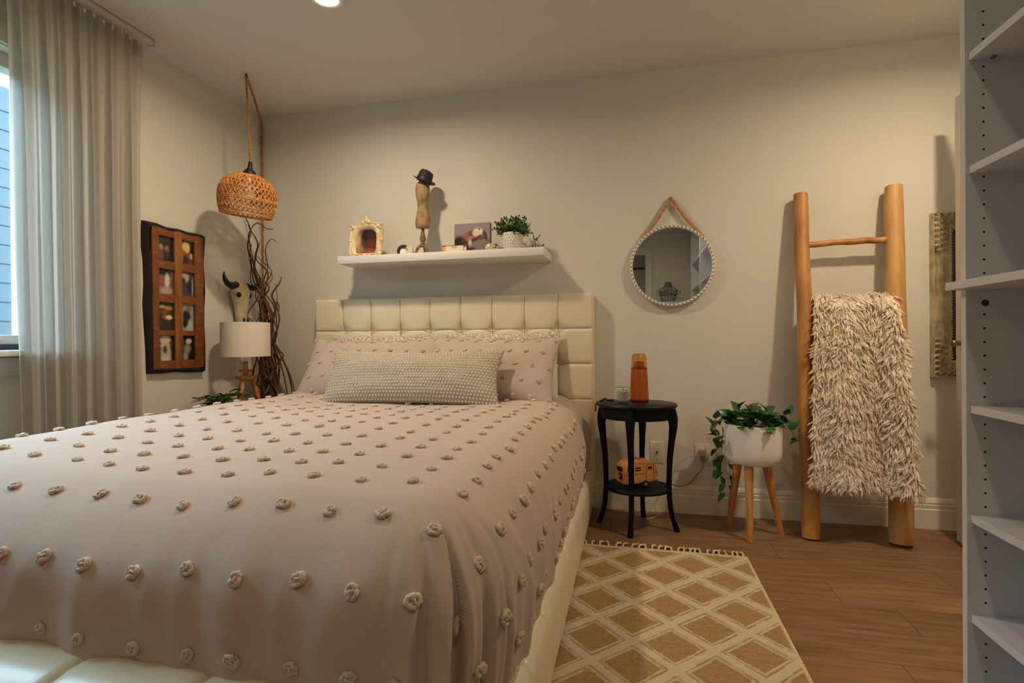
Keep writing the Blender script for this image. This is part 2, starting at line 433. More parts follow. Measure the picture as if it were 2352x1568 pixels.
# door leaf standing open near the back wall
def door():
    b = MB(); b.box((3.85, -.60, 1.035), (.038, .78, 2.03), .003)
    d = struct(b.build('door_1', 'door_white'))
    for z0, z1 in ((.25, .85), (1.05, 1.85)):
        for ya, yb in ((-.93, -.64), (-.56, -.27)):
            MB().box((3.829, (ya + yb) / 2, (z0 + z1) / 2), (.008, yb - ya, z1 - z0), .003).build('door_panel', 'door_white', d)
    k = MB().lathe([(.010, 0), (.010, .018), (.014, .022), (.017, .032), (.014, .042), (.004, .046)], (0, 0, 0), 16, M=TR((3.831, -.262, .925), 0, R(-90), 0)).build('door_knob', 'knob_metal', d)
    lab(k, 'small dull metal knob')
door()

# ---------------------------------------------------------------- bed
BX0, BX1 = 0.455, 2.17
def rail_profile():
    return [(.0, .03), (.0, .17), (.006, .205), (.018, .228), (.034, .235), (.046, .228), (.055, .205), (.058, .17), (.058, .03)]
def bed():
    t = thing('bed', (1.31, -1.1, 0), 'low cream leather bed with square tufted headboard and padded rails', 'bed')
    hb = MB().box((1.3125, -.035, .62), (BX1 - BX0 + .012, .062, 1.18), .012).build('headboard', 'cream_leather', t)
    nc, nr = 9, 6; w_ = (BX1 - BX0) / nc; h_ = .196
    def padmesh(edge_l, edge_r, edge_t):
        n = 16; P = []
        for j in range(n + 1):
            row = []
            for i in range(n + 1):
                u = math.sin(math.pi / 2 * (-1 + 2 * i / n)); v = math.sin(math.pi / 2 * (-1 + 2 * j / n))
                # pillow profile; the stitched corners are pulled deep
                fu = 1 - abs(u) ** 14; fv = 1 - abs(v) ** 14
                if edge_l and u < 0: fu = 1 - abs(u) ** 16
                if edge_r and u > 0: fu = 1 - abs(u) ** 16
                if edge_t and v > 0: fv = 1 - abs(v) ** 16
                d = 0.028 + 0.008 * max(0.0, fu) ** .6 * max(0.0, fv) ** .6 + 0.0015 * (1 - u * u) + 0.0015 * (1 - v * v)
                for cu, cv in ((-1, -1), (1, -1), (-1, 1), (1, 1)):
                    if (edge_t and cv > 0) or (edge_l and cu < 0) or (edge_r and cu > 0): continue
                    r2 = (u - cu) ** 2 + (v - cv) ** 2
                    d -= 0.019 * math.exp(-r2 / 0.13)
                row.append((u * w_ / 2 * .996, -max(d, 0), v * h_ / 2 * .996))
            P.append(row)
        b = MB(); b.grid(P)
        n1 = n + 1
        # skirt
        ring = [P[0][i] for i in range(n1)] + [P[j][n] for j in range(1, n1)] + [P[n][i] for i in range(n - 1, -1, -1)] + [P[j][0] for j in range(n - 1, 0, -1)]
        k = len(ring); b.add([p for p in ring] + [(p[0], .002, p[2]) for p in ring], [(i, k + i, k + (i + 1) % k, (i + 1) % k) for i in range(k)])
        return b.mesh('upholstered_square', 'cream_leather', True, 60)
    cache = {}
    for r in range(nr):
        for c in range(nc):
            key = (c == 0, c == nc - 1, r == 0)
            if key not in cache: cache[key] = padmesh(*key)
            inst('upholstered_square', cache[key], hb, Matrix.Translation((BX0 + (c + .5) * w_, -.066, 1.212 - (r + .5) * h_)))
    # dark seam cords lying in the grooves
    b = MB()
    for c in range(2, nc): b.tube([(BX0 + c * w_, -.0955, 1.20), (BX0 + c * w_, -.0955, .15)], .0018, 5)
    for r in range(1, nr): b.tube([(BX0 + .01, -.0955, 1.212 - r * h_), (BX1 - .01, -.0955, 1.212 - r * h_)], .0018, 5)
    b.build('seam', 'leather_seam', hb)
    # padded rails in stitched lengths
    pr = rail_profile()
    def seg_mesh(L_, prof, name):
        P = []
        for k in range(17):
            u = .5 - .5 * math.cos(math.pi * k / 16); e = abs(2 * u - 1); s = 1 - .045 * e ** 24 - .006 * e ** 3
            row = []
            for a, h in prof:
                m = prof[-1][0] / 2
                row.append(((a - m) * s, (u - .5) * (L_ * .998), .03 + (h - .03) * s))
            P.append(row)
        b = MB(); b.grid(P); n = len(prof)
        b.add([P[0][i] for i in range(n)] + [P[16][i] for i in range(n)], [tuple(range(n)), tuple(reversed(range(n, 2 * n)))])
        return b.mesh(name, 'cream_leather', True, 50)
    for side, xc in (('r', BX1 - .034), ('l', BX0 + .034)):
        core = MB().box((xc, -1.14, .11), (.03, 2.07, .15)).build('side_rail', 'cream_leather', t)
        n = 10; L_ = 2.21 / n; me = seg_mesh(L_, pr, 'padded_length')
        for k in range(n): inst('padded_length', me, core, Matrix.Translation((xc, -.098 - (k + .5) * L_, 0)))
    fp = [(.0, .03), (.0, .28), (.008, .312), (.03, .327), (.09, .329), (.14, .319), (.172, .285), (.182, .22), (.182, .03)]
    core = MB().box((1.3125, -2.225, .12), (1.66, .10, .17)).build('foot_rail', 'cream_leather', t)
    n = 6; L_ = (BX1 - BX0) / n; me = seg_mesh(L_, fp, 'padded_length')
    for k in range(n):
        inst('padded_length', me, core, Matrix.Translation((BX0 + (k + .5) * L_, -2.222, 0)) @ Matrix.Rotation(R(-90), 4, 'Z'))
    # short feet
    for x, y in ((.56, -.2), (1.92, -.2), (.56, -2.22), (1.92, -2.22)):
        MB().box((x, y, .018), (.05, .05, .036)).build('foot', 'black_paint', t, False)
    tag(MB().box((1.3125, -1.075, .315), (1.54, 1.95, .43), .07, seg=4).build('mattress', 'mattress_cloth'), 'thick mattress under the tufted duvet on the cream bed', 'mattress')
bed()

# duvet -------------------------------------------------------------------------------------
CX0, CX1, CYF, CYH = 0.63, 1.915, -1.93, -0.10      # flat core of the duvet; edges roll down outside it
def ztop(x, y):
    z = .655 - .030 * max(0.0, (-y - 1.2)) ** 1.3 * min(1.0, max(0.0, (x - .45) / .7)) + .032 * max(0.0, 1.0 - abs(x - .60) / .45) ** 1.5
    z += .012 * nz(x * 2.1, y * 2.1, 3.3) + .004 * nz(x * 7, y * 7, 1.1)
    z -= .012 * math.exp(-((y + .75) / .25) ** 2)
    return z
PROFF = [(0, 0, 0), (.07, .068, .009), (.14, .130, .037), (.20, .180, .075), (.27, .225, .128), (.33, .243, .183), (.44, .236, .290), (.50, .228, .345), (.60, .205, .44)]
PROF = [(0, 0, 0), (.06, .060, .004), (.12, .116, .022), (.18, .165, .055), (.24, .203, .102), (.30, .226, .157), (.36, .236, .217), (.42, .236, .277),
        (.48, .230, .336), (.54, .222, .392), (.60, .21, .44)]
def smooth_prof(P):
    q = bez([Vector(p) for p in P], 10); return [tuple(p) for p in q]
PROFF, PROF = smooth_prof(PROFF), smooth_prof(PROF)
def prof(d, P):
    lo, hi = 0, len(P) - 1
    while hi - lo > 1:
        m = (lo + hi) // 2
        if P[m][0] <= d: lo = m
        else: hi = m
    a, b = P[lo], P[hi]; t = min(1.0, max(0.0, (d - a[0]) / (b[0] - a[0] + 1e-9)))
    return a[1] + (b[1] - a[1]) * t, a[2] + (b[2] - a[2]) * t
def duvet_pt(u, v):
    """u across, v along the bed, both in flat cloth metres"""
    cx = min(max(u, CX0), CX1); cy = max(v, CYF)
    qx, qy = u - cx, v - cy; d = math.hypot(qx, qy)
    x, y = cx, cy; z = ztop(cx, cy)
    if d > 1e-6:
        nx, ny = qx / d, qy / d; corner = min(abs(nx), abs(ny)) * 1.4
        dd = min(d, .58)
        o, h = prof(dd, PROF); o1, h1 = prof(dd, PROFF); kf = min(1.0, max(0.0, -ny)) ** 1.5
        o = (o * (.96 if nx > 0 else .82)) * (1 - kf) + o1 * kf; h = h * (1 - kf) + h1 * kf
        # gathers in the hanging part
        s = (cy if abs(nx) > .7 else cx) * 1.0 + math.atan2(ny, nx) * .28
        amp = min(1.0, max(0.0, (d - .12) / .26)) ** 1.3
        s2 = s + .10 * nz(s * 2.3, d * 1.7, 31.0)
        ridge = lambda f, k: 1 - 2.4 * abs(nz(s2 * f, d * .7, k))
        wv = .014 * ridge(4.2, 5.0) + .009 * ridge(9.5, 17.0)
        wc = .022 * math.sin(s * 70 + 2.4 * nz(s * 6, d * 2.5)) + .008 * math.sin(s * 150 + d * 9)
        o2 = o + amp * (wv * (1 - corner * .5) * (1.0 if ny < -.7 else 1.25) + corner * wc)
        x += nx * o2; y += ny * o2
        zb = z; z = zb - h * (zb - .205) / .44 * 1.0
    return Vector((x, y, z))
def duvet_frame(u, v):
    e = .012; p = duvet_pt(u, v); a = duvet_pt(u + e, v) - duvet_pt(u - e, v); b = duvet_pt(u, v + e) - duvet_pt(u, v - e)
    n = a.cross(b); n.normalize(); return p, n
def tuft_mesh(seed, s=1.0):
    r = random.Random(seed); b = MB()
    # a coiled knot of chenille yarn
    pts = []; n = 26; ph = r.random() * 6
    for i in range(n):
        a = 2 * math.pi * i / n
        rr = .0125 + .002 * math.sin(a * 2 + ph) + .0015 * r.uniform(-1, 1)
        pts.append((rr * math.cos(a), rr * math.sin(a), .0075 + .0018 * math.sin(3 * a + ph)))
    b.tube(pts, [(.0062 + .0016 * r.uniform(-1, 1)) for _ in pts], 7, closed=True)
    b.tube([(-.010, -.004, .009), (-.003, .003, .0125), (.004, -.002, .012), (.010, .003, .009)], [.003, .0045, .0045, .003], 6)
    b.ball((0, 0, .006), (.010, .010, .006), 8, 5)
    return b.mesh('tuft', 'tuft_yarn', True, 80)
def duvet():
    a = np.concatenate([np.linspace(CX0 - .58, CX0, 48), np.linspace(CX0, CX1, 110)[1:], np.linspace(CX1, CX1 + .58, 120)[1:]])
    c = np.concatenate([np.linspace(CYF - .58, CYF, 120), np.linspace(CYF, CYH, 150)[1:]])
    b = MB(); b.grid([[duvet_pt(float(u), float(v)) for u in a] for v in c])
    o = b.build('duvet', 'duvet_cotton', None, True, 180)
    tag(o, 'dusty pink beige duvet dotted with chunky knotted tufts, covering the bed', 'duvet')
    meshes = [tuft_mesh(k) for k in range(6)]
    dx, dy = .120, .110; sp = []
    vs = [CYF - .43, CYF - .275, CYF - .13] + [-1.925 + dy * k for k in range(14)]
    for v in vs:
        u = 1.664 - dx * 12
        while u < CX1 + .50:
            qx = max(CX0 - u, 0, u - CX1); qy = max(CYF - v, 0)
            if u > CX0 - .30 and math.hypot(qx, qy) < .53:
                sp.append((u + rnd.uniform(-.008, .008), v + rnd.uniform(-.008, .008)))
            u += dx
    sp = sorted(sp, key=lambda q: (duvet_pt(*q) - Vector((2.3875, -3.01, .955))).length)[:300]
    for u, v in sp:
        p, n = duvet_frame(u, v)
        inst('tuft', meshes[rnd.randrange(6)], o, align(p - n * .002, n, rnd.uniform(0, 6.28), rnd.uniform(.70, .86)))
duvet()

# pillows --------------------------------------------------------------------------------------
def pillow_pt(u, v, side, w_, h_, t_, sag=0.0, seed=0):
    ex = 1 - .055 * (1 - v * v) ; ey = 1 - .07 * (1 - u * u)
    x = u * w_ / 2 * (ex if abs(u) > .0 else 1); y = v * h_ / 2 * ey
    k = max(0.0, (1 - abs(u) ** 2.6)) ** .55 * max(0.0, (1 - abs(v) ** 2.6)) ** .55
    z = t_ / 2 * k * (1 + .12 * nz(u * 2 + seed, v * 2, seed)) + .006 * nz(u * 6 + seed, v * 5, 2.0 + seed) * (.3 + k)
    y -= sag * (1 - u * u) * max(0, v) * h_
    return Vector((x, y, z * side))
def pillow_mb(w_, h_, t_, Mx, nx=30, ny=20, **k):
    b = MB()
    def g(i, n): return math.sin(math.pi / 2 * (-1 + 2 * i / n))
    b.grid([[pillow_pt(g(i, nx), g(j, ny), 1, w_, h_, t_, **k) for i in range(nx + 1)] for j in range(ny + 1)], Mx)
    b.grid([[pillow_pt(g(i, nx), g(j, ny), -1, w_, h_, t_, **k) for i in range(nx + 1)] for j in range(ny + 1)], Mx, flip=True)
    return b
def lean(c, tilt, yaw=0, roll=0):
    # pillow local: x right, y up, z towards the viewer (-y world), leaning back by tilt
    base = Matrix(((1, 0, 0), (0, 0, -1), (0, 1, 0))).to_4x4()
    return Matrix.Translation(c) @ Matrix.Rotation(yaw, 4, 'Z') @ Matrix.Rotation(-tilt, 4, 'X') @ Matrix.Rotation(roll, 4, 'Y') @ base
def pillow_surf(u, v, Mx, *a, **k):
    e = .01; p = pillow_pt(u, v, 1, *a, **k)
    n = (pillow_pt(u + e, v, 1, *a, **k) - pillow_pt(u - e, v, 1, *a, **k)).cross(pillow_pt(u, v + e, 1, *a, **k) - pillow_pt(u, v - e, 1, *a, **k)).normalized()
    return Mx @ p, (Mx.to_3x3() @ n).normalized()
def fuzz(mb, Mx, n, ln, w_, h_, t_, rr, dens_v=-1.0, **k):
    for _ in range(n):
        u, v = rr.uniform(-.99, .99), rr.uniform(dens_v, .99)
        if rr.random() < .5: v = rr.uniform(.75, 1.0)
        p, nn = pillow_surf(u, v, Mx, w_, h_, t_, **k)
        d = (nn + Vector((rr.uniform(-.9, .9), rr.uniform(-.9, .9), rr.uniform(-.5, .8)))).normalized()
        s = d.orthogonal().normalized() * .0022; q = d.cross(s).normalized() * .0022; m = p + d * ln * .6 + s * rr.uniform(-1, 1)
        mb.add([p + s, p - s * .5 + q, p - s * .5 - q, m + s * .7, m - s * .4 + q * .7, m - s * .4 - q * .7, p + d * ln + s * rr.uniform(-2, 2)],
               [(0, 1, 4, 3), (1, 2, 5, 4), (2, 0, 3, 5), (3, 4, 6), (4, 5, 6), (5, 3, 6)])
def pillows():
    rr = random.Random(3)
    for nm, c, sz, lb in (('L', (.93, -.175, .800), (.66, .40, .12), 'white fluffy pillow at the left, showing above the left tufted pillow'),
                          ('R', (1.66, -.175, .806), (.68, .40, .12), 'white fluffy pillow at the right, showing above the right tufted pillow')):
        Mx = lean(c, R(13)); o = pillow_mb(*sz, Mx, seed=4.0 if nm == 'L' else 9.0).build('fluffy_pillow', 'white_cotton', None, True, 180)
        tag(o, lb, 'pillow')
        fb = MB(); fuzz(fb, Mx, 1500, .009, *sz, rr, dens_v=.4, seed=4.0 if nm == 'L' else 9.0); stuff(fb.build('pile', 'fluff', o))
    meshes = [tuft_mesh(40 + k) for k in range(4)]
    for c, sz, tilt, yaw, roll, lb, sd in (((.955, -.345, .805), (.80, .40, .17), R(34), R(2), R(0), 'left tufted pink beige pillow leaning on the headboard', 1.3),
                                           ((1.645, -.35, .80), (.74, .41, .17), R(33), R(-3), R(1), 'right tufted pink beige pillow leaning on the headboard', 6.1)):
        Mx = lean(c, tilt, yaw, roll); o = pillow_mb(*sz, Mx, seed=sd, sag=.06).build('tufted_pillow', 'duvet_cotton', None, True, 180)
        tag(o, lb, 'pillow')
        for j, v in enumerate(np.arange(-.86, .99, .43)):
            for i in range(-4, 5):
                u = (i + (.5 if j % 2 else 0)) * .235
                if abs(u) > .97: continue
                p, n = pillow_surf(u, float(v), Mx, *sz, seed=sd, sag=.06)
                inst('tuft', meshes[rr.randrange(4)], o, align(p - n * .002, n, rr.uniform(0, 6.3), .62))
    sz = (.94, .30, .15); Mx = lean((1.30, -.555, .775), R(27), R(1), R(0))
    o = pillow_mb(*sz, Mx, 36, 18, seed=2.2, sag=.07).build('lumbar_cushion', 'lumbar_cloth', None, True, 180)
    tag(o, 'long grey beige lumbar cushion covered in tiny white pompoms, in front', 'cushion')
    pb = MB(); nu, nv = 56, 19
    for j in range(nv):
        for i in range(nu):
            u = -1 + 2 * (i + .5 + (.5 if j % 2 else 0)) / nu; v = -1 + 2 * (j + .5) / nv
            if abs(u) > .985: continue
            p, n = pillow_surf(u, v, Mx, *sz, seed=2.2, sag=.07)
            pb.ball(p + n * .001, .0043, 6, 4)
    stuff(pb.build('pompom_rows', 'pompom', o))
pillows()

# ---------------------------------------------------------------- floating shelf and what stands on it
SZ = 1.447
def shelf():
    o = MB().box((1.325, -.135, SZ - .022), (1.215, .27, .044), .002).build('floating_shelf', 'shelf_white')
    tag(o, 'long white floating wall shelf above the headboard', 'shelf')
    # ornate cream picture frame, standing at the left end
    fx, fy = .848, -.17
    t = thing('ornate_photo_frame', (fx, fy, SZ), 'ornate cream picture frame with arched opening, at left end of the wall shelf', 'picture frame')
    M_ = TR((fx, fy, SZ), R(-6), 0, R(-3)) @ Matrix(((1, 0, 0, 0), (0, 0, -1, 0), (0, 1, 0, 0), (0, 0, 0, 1)))
    # arched ring: outer scalloped outline, inner arch
    n = 48; out = []; inn = []
    w2, h_, iw, ih = .092, .205, .066, .158
    for k in range(n):
        a = 2 * math.pi * k / n - math.pi / 2
        cx, cy = math.cos(a), math.sin(a)
        def sq(hw, hh, p):
            s = (abs(cx / hw) ** p + abs(cy / hh) ** p) ** (-1 / p); return cx * s, cy * s
        ox, oy = sq(w2 + .016, h_ / 2, 5.0)
        if cy > 0: oy += .018 * max(0, 1 - abs(ox) / .05)
        sc = 1 + .035 * math.cos(a * 12)
        ix, iy = sq(iw, .072, 14.0 if cy < 0 else 3.0)
        out.append((ox * sc, oy * sc + .105)); inn.append((ix, iy + .100))
    P = []
    for k in range(n + 1):
        q = k % n; o_, i_ = out[q], inn[q]; row = []
        for tt, hh in ((0, 0), (0, .018), (.12, .026), (.35, .020), (.55, .028), (.8, .022), (1, .010), (1, 0)):
            row.append((o_[0] + (i_[0] - o_[0]) * tt, o_[1] + (i_[1] - o_[1]) * tt, hh))
        P.append(row)
    MB().grid(P, M_).build('moulding', 'frame_cream', t, True, 60)
    b = MB()
    for (x, y, s) in ((0, .222, .020), (-.020, .210, .015), (.020, .210, .015), (0, .238, .013), (-.085, .185, .017), (-.098, .196, .012), (.085, .185, .017), (.098, .196, .012), (-.10, .172, .010), (.10, .172, .010),
                      (-.095, .02, .017), (.095, .02, .017), (-.075, .010, .012), (.075, .010, .012), (-.03, .008, .011), (.03, .008, .011), (0, .01, .014), (-.104, .10, .009), (.104, .10, .009)):
        b.ball((x, y, .02), (s, s * .85, .014), 10, 6, M_)
    b.build('carved_scrolls', 'frame_cream', t)
    MB().box((0, .10, .002), (.17, .19, .006), 0, M_).build('backing', 'canvas_edge', t, False)
    q0 = M_ @ Vector((-.066, .028, .008)); uu = M_.to_3x3() @ Vector((.132, 0, 0)); vv = M_.to_3x3() @ Vector((0, .145, 0))
    paint('photo', q0, uu, vv, 40, 44, '#451c10', [(.15, .45, .28, .4, 10, '#c9a27a', .5), (.45, .5, .22, .42, -15, '#3a2016', .4), (.40, .72, .2, .2, 0, '#2a140d', .4),
          (.35, .3, .12, .2, 0, '#50402c', .5), (.75, .35, .2, .2, 30, '#6a2d1a', .5), (.55, .08, .5, .1, 0, '#96492f', .5), (.2, .18, .15, .15, 0, '#a58258', .5)], t)
    # two small animal ornaments
    t = thing('dog_ornament', (1.075, -.15, SZ), 'tiny black and white animal ornament on the wall shelf, left of the dress form', 'ornament')
    MB().lathe([(.020, 0), (.026, .012), (.024, .035), (.016, .052), (.006, .058)], (1.080, -.15, SZ), 16).build('body', 'stone_white', t)
    b = MB(); b.tube(bez([(1.058, -.158, SZ + .002), (1.050, -.162, SZ + .03), (1.060, -.166, SZ + .052), (1.082, -.17, SZ + .060)], 6), [.009] * 18 + [.006], 8)
    b.ball((1.088, -.168, SZ + .060), (.018, .012, .009), 10, 6); b.build('dark_back', 'figure_dark', t)
    t = thing('cream_ornament', (1.118, -.14, SZ), 'tiny cream figurine with pointed ears beside the dress form foot', 'ornament')
    MB().lathe([(.018, 0), (.022, .015), (.017, .04), (.012, .052), (.004, .058)], (1.118, -.14, SZ), 14).build('body', 'figure_cream', t)
    for s in (-1, 1): MB().lathe([(.005, 0), (.0005, .018)], (1.118 + s * .008, -.14, SZ + .05), 8).build('ear', 'figure_cream', t)
    # dress form
    mx, my = 1.193, -.135
    t = thing('dress_form', (mx, my, SZ), 'small printed linen dress form on a turned wooden stand, on the wall shelf', 'mannequin')
    b = MB(); pr = [(.030, .165, .022), (.040, .168, .030), (.044, .185, .034), (.043, .215, .033), (.036, .25, .028), (.029, .285, .022), (.031, .315, .024), (.039, .35, .030), (.043, .385, .031), (.042, .41, .028), (.033, .43, .020), (.016, .445, .013), (.013, .46, .012), (.011, .462, .010)]
    P = []
    for i, (rx, z, ry) in enumerate(pr):
        row = []
        for k in range(25):
            a = 2 * math.pi * k / 24
            bust = .008 * math.exp(-((z - .372) / .03) ** 2) * max(0, -math.sin(a)) ** 2
            row.append((mx + (rx + .001) * math.cos(a) - .0, my + (ry + bust) * math.sin(a), SZ + z))
        P.append(row)
    b.grid(P); b.add([(p[0], p[1], p[2]) for p in P[0][:24]], [tuple(reversed(range(24)))]); b.add([p for p in P[-1][:24]], [tuple(range(24))])
    b.build('torso', 'linen_print', t, True, 70)
    MB().lathe([(.010, .055), (.016, .062), (.012, .070), (.016, .078), (.012, .084), (.017, .094), (.018, .105), (.012, .135), (.009, .15), (.010, .168)], (mx, my, SZ), 18).build('stand_post', 'stand_wood', t)
    for k in range(3):
        a = R(-90 + 120 * k + 60); dx, dy = math.cos(a), math.sin(a)
        MB().tube(bez([(mx, my, SZ + .066), (mx + .020 * dx, my + .020 * dy, SZ + .060), (mx + .036 * dx, my + .036 * dy, SZ + .035), (mx + .046 * dx, my + .046 * dy, SZ + .005)], 6), [.009] * 12 + [.007] * 7, 8).build('leg', 'stand_wood', t)
    # hat resting tilted on the neck
    hM = TR((mx + .008, my - .002, SZ + .437), R(0), R(22), 0)
    t = thing('fedora_hat', (mx, my, SZ + .43), 'small black brimmed hat tilted on top of the dress form', 'hat')
    P = []
    for rr_, z in ((.001, .062), (.018, .062), (.030, .066), (.037, .060), (.041, .040), (.043, .012), (.045, .004), (.056, .000), (.066, .003), (.0665, .001), (.056, -.003), (.040, -.001)):
        row = []
        for k in range(29):
            a = 2 * math.pi * k / 28; x = rr_ * math.cos(a) * 1.06; y = rr_ * math.sin(a) * .95
            dz = (-.012 * math.exp(-(y / .010) ** 2) if z > .058 else 0) + (.010 * (abs(math.cos(a)) ** 2) if rr_ > .05 else 0)
            row.append((x, y, z + dz))
        P.append(row)
    MB().grid(P, hM, flip=True).build('crown_and_brim', 'hat_black', t, True, 70)
    MB().lathe([(.0445, .006), (.0450, .012), (.0435, .020)], (0, 0, 0), 24, 1.06, .95, False, False, hM).build('band', 'hat_band', t)
    # white stone under the stand
    o = MB().ball((mx - .004, my + .035, SZ + .018), (.020, .017, .018), 14, 9).build('white_pebble', 'stone_white')
    tag(o, 'smooth white pebble on the wall shelf, behind the dress form foot', 'stone')
    # canvas with a dog lying on its back
    cx0, cx1, cy = 1.393, 1.606, -.150
    t = thing('dog_canvas', (1.50, cy, SZ), 'small canvas print of a brown and white dog lying upside down, on the wall shelf', 'picture')
    MB().box(((cx0 + cx1) / 2, cy + .014, SZ + .0875), (cx1 - cx0, .026, .175), .002).build('stretcher', 'canvas_edge', t)
    paint('photo', (cx0, cy - .0005, SZ + .001), (cx1 - cx0, 0, 0), (0, 0, .173), 84, 70, '#97898f', [
        (.12, .30, .22, .30, -15, '#1f1c1d', .25), (.30, .40, .14, .10, -20, '#5a3526', .3), (.75, .12, .42, .26, 12, '#86777c', .3), (.95, .25, .16, .22, 20, '#8a6a60', .35), (.55, .05, .2, .16, 0, '#8c7b80', .3),
        (.40, .58, .15, .14, 35, '#9c6a52', .2), (.47, .68, .10, .09, 20, '#8a543a', .25), (.62, .55, .20, .09, -18, '#5a3a30', .25), (.50, .45, .14, .11, -30, '#b98670', .3), (.56, .42, .10, .10, 0, '#4a2f27', .3), (.44, .36, .05, .09, 0, '#d9c9b6', .3), (.68, .36, .20, .07, 10, '#8b7d85', .3),
        (.66, .72, .135, .115, 12, '#e6dccb', .16), (.60, .65, .09, .09, 0, '#e2d2bd', .3), (.70, .80, .035, .022, 15, '#2a1b1a', .3), (.86, .58, .05, .17, 14, '#4c3a38', .18), (.78, .52, .12, .05, 20, '#6b514b', .3), (.38, .20, .035, .09, 10, '#a79ba0', .3), (.48, .16, .1, .05, 0, '#4a3330', .4)], t)
    # word block in front of the canvas
    bx0, bx1, by = 1.342, 1.474, -.215
    t = thing('word_block', (1.41, by, SZ), 'little cream keepsake block with small dark lettering, in front of the dog canvas', 'ornament')
    MB().box(((bx0 + bx1) / 2 + .008, by + .012, SZ + .021), (bx1 - bx0 + .02, .024, .042), .0015).build('box', 'block_box', t)
    MB().box((bx0 + .074, by - .0015, SZ + .0195), (.104, .003, .037), .0008).build('front_card', 'block_white', t)
    MB().box((bx0 + .012, by - .001, SZ + .019), (.020, .003, .035), .0008).build('side_card', 'block_orange', t)
    cu = bpy.data.curves.new('lettering', 'FONT'); cu.body = 'RIRI'; cu.size = .017; cu.align_x = 'CENTER'; cu.extrude = .0002; cu.space_character = 1.25
    tmp = bpy.data.objects.new('lettering_curve', cu); COL.objects.link(tmp)
    dg = bpy.context.evaluated_depsgraph_get(); me = bpy.data.meshes.new_from_object(tmp.evaluated_get(dg)); bpy.data.objects.remove(tmp)
    me.name = 'lettering'; me.materials.clear(); me.materials.append(MT['print_dark'])
    inst('lettering', me, t, TR((bx0 + .074, by - .0034, SZ + .027 - .002), R(90), 0, 0))
    for v in me.vertices: pass
    MB().ball((bx1 + .004, by + .004, SZ + .018), (.010, .010, .016), 10, 7).build('round_end', 'figure_cream', t)
    # glass and pearl balls
    o = MB().ball((1.617, -.205, SZ + .022), (.026, .022, .022), 18, 12).build('pearl_egg', 'pearl'); tag(o, 'pearly cream egg ornament beside the dog canvas', 'ornament')
    o = MB().ball((1.648, -.195, SZ + .021), .021, 18, 12).build('silver_ball', 'silver'); tag(o, 'small shiny silver ball between pearly egg and plant pot', 'ornament')
    # potted faux boxwood
    px, py = 1.735, -.150
    t = thing('potted_boxwood', (px, py, SZ), 'bushy green plant in a quilted white pot, near right end of the wall shelf', 'plant')
    P = []
    for i, (r, z) in enumerate([(.046, .0), (.050, .006), (.055, .05), (.056, .098), (.055, .103), (.050, .102), (.049, .09)]):
        row = []
        for k in range(49):
            a = 2 * math.pi * k / 48; row.append((px + r * math.cos(a), py + r * math.sin(a), SZ + z))
        P.append(row)
    b = MB(); b.grid(P, flip=False); b.lathe([(.001, .001), (.046, .0)], (px, py, SZ), 24, cap0=False, cap1=False)
    for j in range(6):
        for k in range(22):
            a = 2 * math.pi * (k + .5 * (j % 2)) / 22; z = .012 + j * .0155; r = .050 + .005 * min(1, z / .05) + .0005
            b.ball((px + r * math.cos(a), py + r * math.sin(a), SZ + z), (.0045, .0045, .007), 6, 4)
    b.build('pot', 'pot_quilt', t, True, 50)
    MB().lathe([(.001, .093), (.050, .093)], (px, py, SZ), 24, cap0=False, cap1=False).build('soil', 'soil', t)
    rr = random.Random(5); fb = MB(); sb = MB()
    for i in range(125):
        a = rr.uniform(0, 6.28); el = math.acos(rr.uniform(-.15, 1)); ln = .105 * rr.uniform(.75, 1.12)
        d = Vector((math.sin(el) * math.cos(a) * 1.05, math.sin(el) * math.sin(a) * .8, math.cos(el) * .9)); p0 = Vector((px, py, SZ + .105)); p1 = p0 + d * ln
        sb.tube([p0, p0 + d * ln * .5, p1], .0011, 4)
        for k in range(7):
            q = p0 + d * ln * (.35 + .65 * k / 6); s = Vector((rr.uniform(-1, 1), rr.uniform(-1, 1), rr.uniform(-.6, 1))).normalized()
            nrm = Vector((rr.uniform(-1, 1), rr.uniform(-1, 1), rr.uniform(0, 1.2))).normalized(); wd = s.cross(nrm).normalized() * .0062; L_ = .019
            up = nrm * .0016
            fb.add([q, q + s * L_ * .45 + wd + up, q + s * L_ * .45 - up, q + s * L_ * .45 - wd + up, q + s * L_], [(0, 1, 2), (0, 2, 3), (1, 4, 2), (2, 4, 3)])
    sb.build('stems', 'stem_green', t)
    stuff(fb.build('foliage', 'box_green', t, False))
    # little wire bird ornament at the right end
    gx, gy = 1.872, -.16
    t = thing('wire_deer_ornament', (gx, gy, SZ), 'small clear and brown twig ornament at the right end of the wall shelf', 'ornament')
    b = MB()
    for pts in ([(-.012, 0, .0), (-.008, 0, .03), (-.002, 0, .06), (.004, 0, .072)], [(.008, 0, 0), (.006, 0, .03), (.0, 0, .06)], [(-.002, 0, .045), (-.014, 0, .07), (-.018, .002, .088)], [(.002, 0, .058), (.014, .002, .078), (.024, .0, .086)],
                [(.010, 0, .010), (.025, 0, .012), (.038, 0, .026), (.042, 0, .036)], [(-.010, 0, .012), (-.020, 0, .022), (-.024, 0, .034)]):
        b.tube(bez([Vector(p) + Vector((gx, gy, SZ)) for p in pts], 5), .0026, 6)
    b.build('twigs', 'figure_dark', t)
    MB().lathe([(.010, .0), (.014, .01), (.010, .03), (.013, .045), (.007, .058), (.001, .062)], (gx - .003, gy, SZ), 14).build('crystal', 'silver', t)
shelf()

